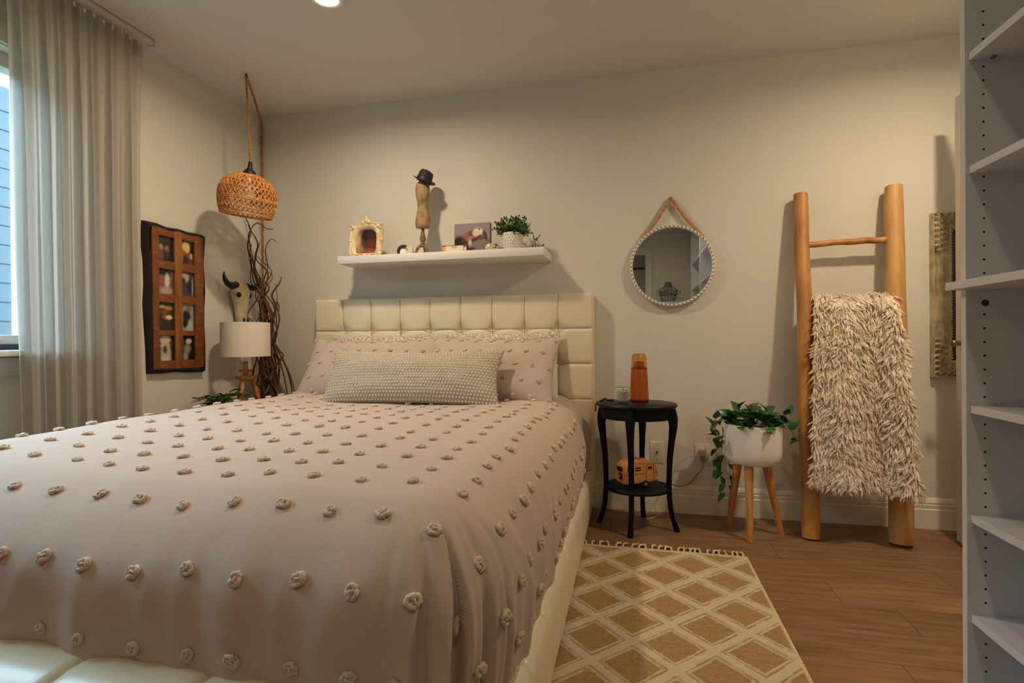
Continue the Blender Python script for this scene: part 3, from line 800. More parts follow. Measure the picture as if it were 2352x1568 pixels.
# ---------------------------------------------------------------- round rope mirror
def round_mirror():
    cx, cz, r = 2.597, 1.354, .214
    t = thing('round_mirror', (cx, 0, cz), 'round wall mirror with white stitched rim hanging from a rope', 'mirror')
    M_ = TR((cx, -.006, cz), R(90), 0, 0)
    MB().lathe([(r - .004, .0), (r + .006, .0), (r + .009, .008), (r + .0085, .024), (r + .005, .030), (r - .004, .030), (r - .006, .024), (r - .006, .012)], (0, 0, 0), 72, cap0=False, cap1=False, M=M_).build('rim', 'mirror_rim', t)
    MB().lathe([(.001, .016), (r - .006, .016)], (0, 0, 0), 72, cap0=False, cap1=False, M=M_).build('glass', 'mirror_glass', t, False)
    MB().lathe([(.001, .001), (r, .001)], (0, 0, 0), 48, cap0=False, cap1=False, M=M_).build('back', 'canvas_edge', t, False)
    b = MB(); n = 62
    for k in range(n):
        a = 2 * math.pi * k / n; R_ = r + .001
        b.box((R_, 0, .0305), (.0115, .0042, .0022), 0, M_ @ Matrix.Rotation(a, 4, 'Z') @ Matrix.Translation((R_, 0, 0)) @ Matrix.Rotation(R(38), 4, 'Z') @ Matrix.Translation((-R_, 0, 0)))
    b.build('stitching', 'stitch', t, False)
    nail = (2.594, -.022, 1.722)
    for s, e in ((-1, (cx - .158, -.022, cz + .152)), (1, (cx + .163, -.022, cz + .148))):
        p0, p1 = Vector(nail), Vector(e); mid = (p0 + p1) / 2 + Vector((s * -.004, 0, -.004)); pts = bez([p0 + Vector((0, 0, .004)), mid, p1], 24)
        b = MB()
        for q in range(3):   # three twisted strands
            st = []
            for i, p in enumerate(pts):
                d = (p1 - p0).normalized(); x = d.cross(Vector((0, 1, 0))).normalized(); a = i * .75 + q * 2.094
                st.append(p + x * .0055 * math.cos(a) + Vector((0, 1, 0)) * .0055 * math.sin(a))
            b.tube(st, .0058, 6)
        b.build('rope', 'pale_rope', t)
    MB().lathe([(.004, 0), (.004, .026), (.008, .027), (.006, .031)], (0, 0, 0), 10, M=TR((nail[0], 0, nail[2] - .004), R(90), 0, 0)).build('nail', 'knob_metal', t)
round_mirror()

# ---------------------------------------------------------------- black side table and its things
TX, TY, TZ = 2.403, -.275, .632
def side_table():
    t = thing('side_table', (TX, TY, 0), 'black oval side table with curved legs and lower shelf beside the bed', 'table')
    MB().lathe([(.001, -.026), (.175, -.026), (.192, -.022), (.200, -.014), (.199, -.005), (.193, 0), (.001, .0)], (TX, TY, TZ), 48, 1, .80, False, False).build('table_top', 'black_top', t, True, 50)
    MB().lathe([(.168, -.078), (.174, -.076), (.176, -.03), (.174, -.026)], (TX, TY, TZ), 48, 1, .80, True, True).build('apron', 'black_paint', t)
    MB().lathe([(.001, -.010), (.160, -.010), (.168, -.006), (.168, .004), (.162, .009), (.001, .009)], (TX, TY, .204), 48, 1, .86, False, False).build('lower_shelf', 'black_paint', t)
    for a in (-100, -10, 80, 170):
        d = Vector((math.cos(R(a)), math.sin(R(a)) * .80, 0)); c = Vector((TX, TY, 0)); pts = []; rad = []
        for r, z, q in ((.170, .605, .022), (.178, .56, .025), (.180, .52, .021), (.172, .45, .0165), (.162, .36, .0145), (.158, .25, .0135), (.158, .19, .013), (.163, .12, .0125), (.175, .06, .012), (.190, .020, .014), (.196, .0, .015)):
            pts.append(c + d * r + Vector((0, 0, z))); rad.append(q)
        MB().tube(pts, rad, 10).build('leg', 'black_paint', t)
    # amber carafe with tumbler lid
    cx, cy = 2.418, -.215
    t = thing('amber_carafe', (cx, cy, TZ), 'amber glass carafe with upturned tumbler lid on the black side table', 'carafe')
    o = MB().lathe([(.001, .001), (.046, .001), (.0485, .006), (.0475, .02), (.0465, .05), (.042, .15), (.040, .168), (.030, .176), (.026, .186), (.026, .205), (.025, .206)], (cx, cy, TZ), 36, cap0=False, cap1=False).build('body', 'amber_glass', t)
    MB().lathe([(.0405, .170), (.0405, .178), (.0385, .215), (.0355, .238), (.030, .247), (.001, .249)], (cx, cy, TZ), 36, cap0=False, cap1=False).build('tumbler', 'amber_cap', t)
    MB().lathe([(.038, .167), (.042, .168), (.042, .173), (.038, .174)], (cx, cy, TZ), 36, cap0=False, cap1=False).build('lip_ring', 'amber', t)
    MB().lathe([(.001, .0005), (.044, .0005), (.047, .003), (.044, .009), (.001, .010)], (cx, cy, TZ), 36, cap0=False, cap1=False).build('thick_base', 'amber', t)
    # candle in a glass
    cx, cy = 2.336, -.285
    t = thing('candle', (cx, cy, TZ), 'white candle in a square cut clear glass with round emblem, beside the amber carafe', 'candle')
    def rsq(r, n=32, p=5): return [(r * math.copysign(abs(math.cos(2 * math.pi * k / n)) ** (2 / p), math.cos(2 * math.pi * k / n)), r * math.copysign(abs(math.sin(2 * math.pi * k / n)) ** (2 / p), math.sin(2 * math.pi * k / n))) for k in range(n)]
    def rings(pr, cap=True):
        b = MB(); P = []
        for r, z in pr:
            q = rsq(r); P.append([(cx + x, cy + y, TZ + z) for x, y in q] + [(cx + q[0][0], cy + q[0][1], TZ + z)])
        b.grid(P)
        if cap: b.add([p for p in P[-1][:-1]], [tuple(range(32))]); b.add([p for p in P[0][:-1]], [tuple(reversed(range(32)))])
        return b
    rings([(.029, .0), (.030, .004), (.0355, .080), (.0340, .080), (.0292, .012)], False).build('glass', 'clear_glass', t)
    rings([(.0285, .012), (.0335, .070)]).build('wax', 'wax', t)
    MB().tube([(cx, cy, TZ + .07), (cx + .001, cy, TZ + .079)], .0011, 5).build('wick', 'print_dark', t)
    fy = -.0345
    def emb(b, pts, r): b.tube([(cx + x, cy + fy + .0045 * (1 - (z / .08)), TZ + z) for x, z in pts], r, 5)
    b = MB(); ex, ez = .012, .040
    b.tube([(ex + cx + .0165 * math.cos(a), cy - .0338 + .0022 * (1 - (ez + .0165 * math.sin(a)) / .08), TZ + ez + .0165 * math.sin(a)) for a in np.linspace(0, 6.28, 33)[:-1]], .0009, 5, closed=True)
    emb(b, [(ex - .006, ez - .002), (ex + .006, ez - .002)], .001); emb(b, [(ex - .003, ez + .006), (ex + .003, ez + .006)], .0014); emb(b, [(ex - .0075, ez - .006), (ex + .0075, ez - .006)], .0008)
    b.build('emblem', 'print_grey', t)
    b = MB()
    for x in (ex - .008, ex + .008): emb(b, [(x - .002, .064), (x + .0005, .071)], .0017)
    emb(b, [(-.005, .072), (.001, .072)], .0015); b.build('leaf_marks', 'print_dark', t)
    # string of dark beads hanging over the left edge
    t = thing('bead_string', (2.235, -.25, TZ), 'dark bead string lying on the left edge of the black side table', 'beads')
    rr = random.Random(2); k = 0
    for p in bez([(2.285, -.235, TZ + .006), (2.258, -.250, TZ + .007), (2.245, -.232, TZ + .012), (2.228, -.25, TZ + .006), (2.2, -.272, TZ - .01), (2.197, -.28, TZ - .045)], 4):
        MB().ball(p, .0055, 8, 6).build('bead', 'bead_dark', t)
    # toy camper van
    vM = TR((2.402, -.275, .213), 0, 0, R(29)) @ Matrix.Scale(.97, 4)
    t = thing('toy_camper', (2.402, -.275, .213), 'small wooden toy camper trailer on the lower shelf of the black table', 'toy')
    prof_ = [(-.098, .020), (-.100, .075), (-.088, .115), (-.065, .130), (0, .137), (.055, .133), (.082, .118), (.098, .075), (.098, .055), (.085, .028), (.03, .020)]
    P = []
    bm = bmesh.new()
    f = bm.faces.new([bm.verts.new((x, -.048, z)) for x, z in prof_]); ex_ = bmesh.ops.extrude_face_region(bm, geom=[f])
    for v in [q for q in ex_['geom'] if isinstance(q, bmesh.types.BMVert)]: v.co.y += .096
    bmesh.ops.recalc_face_normals(bm, faces=bm.faces); bmesh.ops.bevel(bm, geom=list(bm.edges), offset=.005, segments=2, affect='EDGES')
    bm.verts.index_update(); b = MB(); b.add([v.co.copy() for v in bm.verts], [[v.index for v in q.verts] for q in bm.faces], vM); bm.free()
    b.build('body', 'toy_wood', t, True, 30)
    for y in (-.050, .050):
        wb = MB().lathe([(.001, 0), (.016, 0), (.0185, .003), (.0185, .009), (.016, .012), (.001, .012)], (0, 0, 0), 18, cap0=False, cap1=False, M=vM @ TR((.018, y + (.006 if y > 0 else -.000), .0185), R(90), 0, 0)).build('wheel', 'tyre', t)
        MB().lathe([(.001, .0), (.007, .0), (.006, .003), (.001, .004)], (0, 0, 0), 12, cap0=False, cap1=False, M=vM @ TR((.018, -.062 if y < 0 else .058, .0185), R(90), 0, 0)).build('hub', 'toy_wood', wb)
    wb = MB().lathe([(.001, 0), (.015, 0), (.0175, .003), (.0175, .009), (.001, .011)], (0, 0, 0), 18, cap0=False, cap1=False, M=vM @ TR((-.099, -.018, .060), 0, R(-90), 0)).build('spare_wheel', 'tyre', t)
    MB().lathe([(.001, .010), (.006, .010), (.001, .014)], (0, 0, 0), 12, cap0=False, cap1=False, M=vM @ TR((-.100, -.018, .060), 0, R(-90), 0)).build('hub', 'toy_wood', wb)
    for x0, x1, z0, z1 in ((-.035, -.004, .098, .104), (-.035, -.004, .086, .092), (.038, .062, .092, .104), (-.078, -.05, .086, .104)):
        MB().box(((x0 + x1) / 2, -.0485, (z0 + z1) / 2), (x1 - x0, .002, z1 - z0), 0, vM).build('window', 'tyre', t, False)
    MB().box((-.0985, .0, .092), (.003, .055, .022), 0, vM).build('rear_window', 'tyre', t, False)
    b = MB(); b.box((-.03, -.0488, .070), (.12, .001, .002), 0, vM); b.box((.082, -.0488, .072), (.028, .001, .002), 0, vM)
    for x in (.030, .070): b.box((x, -.0488, .075), (.0015, .001, .085), 0, vM)
    b.box((.05, -.0488, .118), (.04, .001, .0015), 0, vM); b.box((-.0995, 0, .072), (.001, .09, .002), 0, vM); b.build('scored_lines', 'van_line', t, False)
    MB().tube([vM @ Vector((.095, 0, .022)), vM @ Vector((.125, 0, .018))], .003, 6).build('tow_bar', 'van_line', t)
side_table()

def outlets():
    t = thing('cable_outlet', (2.515, 0, .27), 'cream coaxial cable wall plate behind the black side table', 'outlet')
    MB().box((2.515, -.003, .328), (.072, .006, .118), .003).build('plate', 'plate_white', t)
    MB().lathe([(.006, 0), (.006, .006), (.003, .006), (.003, .010)], (0, 0, 0), 12, M=TR((2.515, -.005, .328), R(90), 0, 0)).build('socket', 'knob_metal', t)
    for z in (.285, .371): MB().lathe([(.0035, 0), (.002, .0015)], (0, 0, 0), 8, M=TR((2.515, -.0055, z), R(90), 0, 0)).build('screw', 'knob_metal', t)
    t = thing('power_outlet', (2.75, 0, .26), 'cream power outlet with two plugs between side table and planter', 'outlet')
    MB().box((2.75, -.003, .324), (.072, .006, .118), .003).build('plate', 'plate_white', t)
    for z in (.344, .304): MB().box((2.75, -.007, z), (.034, .004, .028), .003).build('socket', 'plate_white', t)
    t = thing('white_plug', (2.75, -.02, .34), 'small white charger plug in the upper power outlet socket with thin white cord', 'plug')
    MB().box((2.752, -.025, .344), (.030, .032, .026), .004).build('plug_body', 'cable_white', t)
    MB().tube(bez([(2.745, -.042, .336), (2.72, -.05, .325), (2.67, -.04, .312), (2.6, -.02, .23), (2.5, -.06, .05), (2.515, -.07, .006), (2.47, -.15, .005), (2.42, -.13, .005), (2.40, -.06, .03)], 10), .0022, 6).build('cord', 'cable_white', t)
    t = thing('dark_plug', (2.75, -.02, .3), 'grey brown plug in the lower power outlet socket with drooping cord', 'plug')
    MB().box((2.752, -.024, .302), (.028, .030, .024), .005).build('plug_body', 'cable_grey', t)
    MB().tube(bez([(2.752, -.038, .292), (2.748, -.045, .265), (2.72, -.045, .225), (2.68, -.045, .175), (2.63, -.04, .155), (2.57, -.035, .165), (2.50, -.03, .17)], 10), .0042, 7).build('cord', 'cable_grey', t)
    o = MB().tube(bez([(2.225, -.20, .60), (2.222, -.17, .5), (2.235, -.12, .4), (2.232, -.06, .25), (2.25, -.05, .10)], 8), .0028, 6).build('brown_cord', 'cable_brown'); tag(o, 'thin brown cord hanging behind the left leg of the black table', 'cord')
outlets()

# ---------------------------------------------------------------- planter with pothos
def leaf_mesh(name, m, L_, W_, heart=True):
    P = []; n = 6
    for i in range(n + 1):
        t = i / n; hw = W_ / 2 * (math.sin(math.pi * min(1, t ** .62)) ** .8 if 0 < t < 1 else 0)
        row = []
        for k in (-1, -.5, 0, .5, 1):
            row.append((k * hw, t * L_ - (.12 * L_ * abs(k) * (1 - t) if heart else 0), -.18 * L_ * t * t + .22 * abs(k) * hw))
        P.append(row)
    b = MB(); b.grid(P)
    b.grid([[(p[0], p[1], p[2] - .0006) for p in row] for row in P], flip=True)
    return b.mesh(name, m, True, 180)
def planter():
    cx, cy = 2.952, -.26
    t = thing('planter', (cx, cy, 0), 'white round planter pot on three light wooden legs', 'planter')
    MB().lathe([(.001, .345), (.080, .345), (.105, .350), (.121, .364), (.129, .390), (.131, .43), (.131, .535), (.130, .540), (.126, .540), (.125, .535), (.124, .50), (.001, .498)], (cx, cy, 0), 48, cap0=False, cap1=False).build('pot', 'pot_white', t)
    for fx, fy, tx, ty in ((2.862, -.15, 2.90, -.20), (2.916, -.375, 2.922, -.325), (3.083, -.245, 3.012, -.255)):
        MB().tube([(fx, fy, 0), ((fx + tx) / 2, (fy + ty) / 2, .18), (tx, ty, .36)], [.0135, .0175, .0215], 14).build('leg', 'light_wood', t)
    t = thing('pothos', (cx, cy, .50), 'trailing green vine with pointed leaves growing from the white planter', 'plant')
    lm = [leaf_mesh('leaf', 'leaf_green', .052, .036), leaf_mesh('leaf', 'leaf_green', .044, .030), leaf_mesh('leaf', 'leaf_green', .058, .040)]
    MB().lathe([(.001, .502), (.122, .502)], (cx, cy, 0), 24, cap0=False, cap1=False).build('soil', 'soil', t)
    rr = random.Random(11)
    def lf(p, yawd, pitch, roll=0, k=None):
        M_ = Matrix.Translation(p) @ Euler((R(pitch), R(roll), R(yawd)), 'XYZ').to_matrix().to_4x4()
        inst('leaf', lm[rr.randrange(3) if k is None else k], t, M_)
    # crown inside the pot
    for i in range(105):
        a = rr.uniform(0, 6.28); r = .125 * math.sqrt(rr.random()); h = .535 + .075 * (1 - (r / .15) ** 2) * rr.random() + rr.uniform(-.005, .015)
        lf((cx + r * math.cos(a), cy + r * math.sin(a), h), math.degrees(a) - 90 + rr.uniform(-70, 70), rr.uniform(-15, 60), rr.uniform(-40, 40))
    # trailing stems (x, y, z), each with leaves
    stems = [
        ([(2.88, -.28, .53), (2.83, -.30, .575), (2.78, -.31, .57), (2.765, -.31, .53), (2.775, -.31, .49), (2.80, -.32, .47)], 7),
        ([(2.86, -.22, .53), (2.82, -.17, .54), (2.80, -.14, .50), (2.80, -.14, .40), (2.81, -.16, .30), (2.825, -.19, .24), (2.83, -.2, .17)], 11),
        ([(2.85, -.26, .54), (2.82, -.26, .50), (2.81, -.27, .40), (2.80, -.26, .34), (2.79, -.25, .30)], 5),
        ([(2.85, -.24, .53), (2.84, -.2, .50), (2.855, -.16, .38), (2.865, -.17, .28), (2.87, -.19, .21)], 6),
        ([(3.03, -.27, .53), (3.07, -.29, .58), (3.11, -.30, .60)], 4),
        ([(3.04, -.25, .53), (3.09, -.26, .55), (3.12, -.27, .52), (3.135, -.28, .48), (3.145, -.28, .47)], 4),
        ([(2.94, -.27, .53), (2.94, -.28, .59), (2.945, -.28, .63)], 3),
        ([(2.99, -.33, .52), (3.0, -.385, .54), (3.005, -.398, .515)], 2),
        ([(2.90, -.26, .54), (2.89, -.27, .60), (2.885, -.28, .62)], 4), ([(3.0, -.26, .54), (3.01, -.27, .59), (3.02, -.28, .61)], 4),
    ]
    for pts, n in stems:
        q = bez(pts, 6); MB().tube(q, .0016, 5).build('stem', 'stem_green', t)
        for k in range(n):
            p = q[int((k + 1) / n * (len(q) - 1))]; down = (q[-1] - q[0]).z < -.1
            lf(p, rr.uniform(-70, 70) + 180 * (rr.random() < .55), rr.uniform(-75, -35) if down else rr.uniform(-30, 70), rr.uniform(-30, 30))
planter()

# ---------------------------------------------------------------- log ladder and fur throw
def ladder():
    t = thing('log_ladder', (3.42, -.16, 0), 'rustic peeled log ladder leaning on the back wall', 'ladder')
    def log(p0, p1, r0, r1, seed, m, n=26, k=18, ell=1.0):
        p0, p1 = Vector(p0), Vector(p1); b = MB(); P = []; d = (p1 - p0).normalized(); x = Vector((1, 0, 0)); x = (x - d * x.dot(d)).normalized(); y = d.cross(x)
        for i in range(n + 1):
            t_ = i / n; c = p0 + (p1 - p0) * t_ + x * .010 * nz(t_ * 4, seed) + y * .006 * nz(t_ * 4, seed + 9)
            row = []
            for j in range(k + 1):
                a = 2 * math.pi * (j % k) / k
                r = (r0 + (r1 - r0) * t_) * (1 + .07 * nz(t_ * 6, math.cos(a) + seed, math.sin(a))) * (1 - .05 * max(0, (t_ - .97) / .03) - .06 * max(0, (.01 - t_) / .01))
                row.append(c + x * r * math.cos(a) * ell + y * r * math.sin(a))
            P.append(row)
        b.grid(P); b.add(P[0][:k], [tuple(reversed(range(k)))]); b.add(P[-1][:k], [tuple(range(k))])
        return b
    log((3.205, -.268, .004), (3.232, -.048, 1.692), .041, .034, 1.0, 'log_wood').build('side_pole', 'log_wood', t, True, 60)
    log((3.585, -.258, .004), (3.652, -.052, 1.70), .050, .039, 5.0, 'log_pale').build('side_pole', 'log_pale', t, True, 60)
    for z, dz, s in ((1.425, .012, 3.0), (1.135, .0, 4.0), (.80, .0, 6.0), (.42, .0, 8.0)):
        y = -.05 - .215 * (1 - z / 1.69); xl = 3.205 + .027 * z / 1.69; xr = 3.585 + .067 * z / 1.69
        log((xl + .01, y, z), (xr - .01, y, z + dz), .0145, .0165, s, 'log_wood', 14, 12).build('rung', 'log_wood', t)
ladder()
def throw():
    rr = random.Random(21)
    def pt(u, v):
        """u 0..1 across, v: 0 at the rung, positive down the front, negative down the back"""
        zr, yr = 1.158, -.118
        if v >= 0:
            s = v; wid0, wid1 = .330, .385; k = min(1, s / .88)
            xl = 3.272 - .062 * k; x = xl + (wid0 + (wid1 - wid0) * k) * u
            y = yr - .026 * min(1, s / .04) - .165 * k - .025 * math.sin(min(1, s / .2) * 1.57)
            z = zr + .018 * (1 - min(1, s / .03)) - s + .02 * (1 - u) * k
            fold = .028 * math.sin(u * 9.5 + 1.0 + .8 * k) * min(1, s / .1) + .012 * nz(u * 4, s * 3, 2)
            return Vector((x, y - .012 + fold, z))
        s = -v; return Vector((3.275 + .330 * u, yr + .022 * min(1, s / .03) - .085 * s + .01, zr + .012 - s))
    cols, rows = 40, 60
    b = MB(); b.grid([[pt(i / cols, -.30 + 1.19 * j / rows) for i in range(cols + 1)] for j in range(rows + 1)])
    o = b.build('fur_throw', 'fur_base', None, True, 180)
    tag(o, 'shaggy cream beige fur throw draped over the log ladder', 'throw')
    V = []; F = []
    for i in range(4300):                      # locks of hair, each a handful of strands drawn together at the tip
        u = rr.random() * 1.02 - .01; v = -.05 + .94 * rr.random()
        if rr.random() < .06: v = rr.uniform(.84, .89)
        if rr.random() < .07: u = rr.choice((rr.uniform(-.01, .03), rr.uniform(.97, 1.01)))
        e = .01
        n = (pt(u + e, v) - pt(u - e, v)).cross(pt(u, v + e) - pt(u, v - e)).normalized()
        if n.y > 0: n = -n
        side = (-.5 if u < .03 else .5 if u > .97 else 0) + rr.uniform(-.6, .6) + nz(u * 5, v * 6, 7) * 1.1
        ln = rr.uniform(.034, .060); d0 = (n * rr.uniform(.35, 1.0) + Vector((side, 0, -1.0 if v > 0 else -.1))).normalized()
        s0 = d0.cross(n).normalized(); curl = rr.uniform(-1.4, 1.4); axis = []
        c = Vector((0, 0, 0)); d = d0.copy()
        for k in range(4):
            axis.append((c.copy(), d.copy())); c = c + d * ln / 3
            d = (d + s0 * curl * .4 + Vector((0, 0, -.25)) + n * rr.uniform(-.15, .15)).normalized()
        for q_ in range(5):
            uu, vv = u + rr.uniform(-.022, .022), v + rr.uniform(-.009, .009)
            p = pt(uu, vv); p0 = pt(u, v); off = p - p0; wd = rr.uniform(.0016, .0026); base = len(V); k_len = rr.uniform(.8, 1.1)
            for k in range(4):
                a, d = axis[k]; g = 1 - .8 * (k / 3) ** .8; wk = wd * (.85, 1.05, .8, .25)[k]; q = d.cross(s0).normalized()
                c = p0 + off * g + a * k_len + s0 * rr.uniform(-.0012, .0012)
                V += [tuple(c + s0 * wk), tuple(c - s0 * wk * .5 + q * wk * .8), tuple(c - s0 * wk * .5 - q * wk * .8)]
            for k in range(3):
                a = base + 3 * k
                for j in range(3): F.append((a + j, a + (j + 1) % 3, a + 3 + (j + 1) % 3, a + 3 + j))
    m = MB(); m.v = V; m.f = F; stuff(m.build('fur_pile', 'fur', o, True, 180))
throw()

# ---------------------------------------------------------------- silver ornate mirror on the back wall, right
def ornate_mirror():
    x0, x1, z0, z1 = 3.828, 4.36, .755, 1.565; w_ = .088
    t = thing('ornate_wall_mirror', ((x0 + x1) / 2, 0, (z0 + z1) / 2), 'carved antique silver mirror frame half hidden behind the open white door', 'mirror')
    prof_ = [(0, .0), (0, .030), (.006, .036), (.014, .032), (.020, .046), (.032, .050), (.044, .044), (.050, .030), (.062, .026), (.072, .034), (.080, .028), (.088, .010), (.088, 0)]
    def mem(name, a, b, inn):
        a, b, inn = Vector(a), Vector(b), Vector(inn); dv = (b - a).normalized(); P = []; n = 150
        for i in range(n + 1):
            row = []
            for q, h in prof_:
                L_ = (b - a).length; s = q + (L_ - 2 * q) * i / n
                rel = s / L_; carve = 0
                near = min(rel, 1 - rel) * L_
                if .012 < q < .055 and near < .19: carve = .011 * math.sin(near * 230 + q * 110)
                elif .012 < q < .055: carve = -.008 + .006 * math.sin(near * 46 + 1.5) * math.sin(q * 120)
                row.append(a + dv * s + inn * q + Vector((0, -(h + carve), 0)))
            P.append(row)
        MB().grid(P).build(name, 'frame_silver', t, True, 50)
    A, B, C_, D = (x0, 0, z0), (x0, 0, z1), (x1, 0, z1), (x1, 0, z0)
    mem('frame_member', A, B, (1, 0, 0)); mem('frame_member', B, C_, (0, 0, -1)); mem('frame_member', C_, D, (-1, 0, 0)); mem('frame_member', D, A, (0, 0, 1))
    b = MB()
    for k in range(44): b.ball((x0 + .083, -.026, z0 + .095 + k * (z1 - z0 - .19) / 43), (.004, .004, .0065), 6, 4)
    b.build('beading', 'frame_silver', t)
    b = MB()
    for xx in (x0 + .098, x1 - .098): b.box((xx, -.012, (z0 + z1) / 2), (.022, .016, z1 - z0 - .17), .002)
    for zz in (z0 + .098, z1 - .098): b.box(((x0 + x1) / 2, -.012, zz), (x1 - x0 - .19, .016, .022), .002)
    b.build('liner', 'canvas_edge', t)
    MB().box(((x0 + x1) / 2, -.006, (z0 + z1) / 2), (x1 - x0 - .19, .006, z1 - z0 - .19)).build('glass', 'mirror_glass', t, False)
ornate_mirror()

# ---------------------------------------------------------------- white shelving units
def closet():
    def unit(ya, yb, label, holes):
        x0, x1, H = 3.148, 3.60, 2.36
        t = thing('shelving_unit', ((x0 + x1) / 2, (ya + yb) / 2, 0), label, 'shelving')
        T = .018
        for y in (ya - T / 2, yb + T / 2): MB().box(((x0 + x1) / 2, y, H / 2), (x1 - x0, T, H), .0006, seg=1).build('side_panel', 'white_laminate', t)
        MB().box((x1 - .004, (ya + yb) / 2, H / 2), (.008, ya - yb - 2 * T - .002, H - .002)).build('back_panel', 'white_laminate', t, False)
        for z in (.07, .304, .538, .794, 1.353, 1.617, 1.95, 2.34):
            MB().box(((x0 + x1) / 2 - .002 + .003, (ya + yb) / 2, z - T / 2), (x1 - x0 - .014, ya - yb - 2 * T - .001, T), .0006, seg=1).build('shelf', 'white_laminate', t)
        yb2 = yb - (0.0 if holes else 0)
        lab(MB().box(((x0 - .030 + x1 - .01) / 2, (ya + yb) / 2 + (.002 if holes else -.004), 1.083 - T / 2), (x1 - x0 + .020, ya - yb + (.006 if holes else -.010), T), .0006, seg=1).build('shelf', 'white_laminate', t), 'deeper middle shelf jutting past the side panel')
        MB().box((x0 + .03, (ya + yb) / 2, .025), (.018, ya - yb - 2 * T - .001, .05)).build('kick_board', 'white_laminate', t, False)
        if holes:
            hm = MB().lathe([(.0001, .0003), (.0024, .0003), (.0027, 0)], (0, 0, 0), 10, cap0=False, cap1=False).mesh('pin_hole', 'hole_dark', False)
            for x in (3.185, 3.52):
                for k in range(60):
                    z = .11 + .032 * k
                    if min(abs(z - (q - T / 2)) for q in (.304, .538, .794, 1.083, 1.353, 1.617)) < .017: continue
                    inst('pin_hole', hm, t, TR((x, ya - T - .0001, z), R(90), 0, 0))
            o = MB().lathe([(.001, .003), (.007, .003), (.0085, 0)], (0, 0, 0), 16, cap0=False, cap1=False, M=TR((3.187, ya - T, 1.118), R(90), 0, 0)).build('cap', 'white_laminate', t); lab(o, 'white screw cap')
            o = MB().lathe([(.001, .0010), (.0065, .002), (.008, 0)], (0, 0, 0), 16, cap0=False, cap1=False, M=TR((3.187, ya - T, 1.033), R(90), 0, 0)).build('screw', 'slot', t); lab(o, 'dark screw head')
            MB().box((3.20, ya - T - .010, 1.597), (.008, .010, .004)).build('shelf_pin', 'knob_metal', t, False)
        return t
    unit(-1.558, -2.50, 'tall white laminate shelving unit with pin holes at the right edge', True)
    unit(-2.503, -3.44, 'second white shelving unit along the wall, behind the camera and seen in the round mirror', False)
    unit(-3.443, -4.40, 'third white shelving unit near the front wall, seen small in the round mirror', False)
closet()

# wire basket on a small bracket shelf behind the camera (seen in the round mirror)
def basket():
    o = MB().box((2.88, YF + .14, 1.449), (.44, .27, .022), .003).build('bracket_shelf', 'shelf_white'); tag(o, 'white bracket shelf under the wire basket seen in the round mirror', 'shelf')
    c = Vector((2.87, YF + .14, 1.461))
    t = thing('wire_basket', c, 'black wire urn basket reflected at the bottom of the round mirror', 'basket')
    pr = [(.08, .0), (.09, .035), (.110, .10), (.122, .145), (.116, .175), (.088, .20), (.055, .22), (.042, .245), (.032, .275)]
    for k in range(16):
        a = 2 * math.pi * k / 16; MB().tube(bez([c + Vector((r * math.cos(a), r * math.sin(a), z)) for r, z in pr], 3), .0026, 5).build('wire', 'wire_black', t)
    for r, z in ((.08, .003), (.110, .10), (.122, .145), (.055, .22), (.032, .275)):
        MB().tube([c + Vector((r * math.cos(a), r * math.sin(a), z)) for a in np.linspace(0, 6.2832, 29)[:-1]], .0034, 5, closed=True).build('ring', 'wire_black', t)
    for s in (-1, 1):
        MB().tube(bez([c + Vector((s * .112, 0, .15)), c + Vector((s * .15, 0, .165)), c + Vector((s * .155, 0, .135)), c + Vector((s * .135, 0, .11)), c + Vector((s * .115, 0, .12))], 5), .0034, 5).build('handle', 'wire_black', t)
basket()

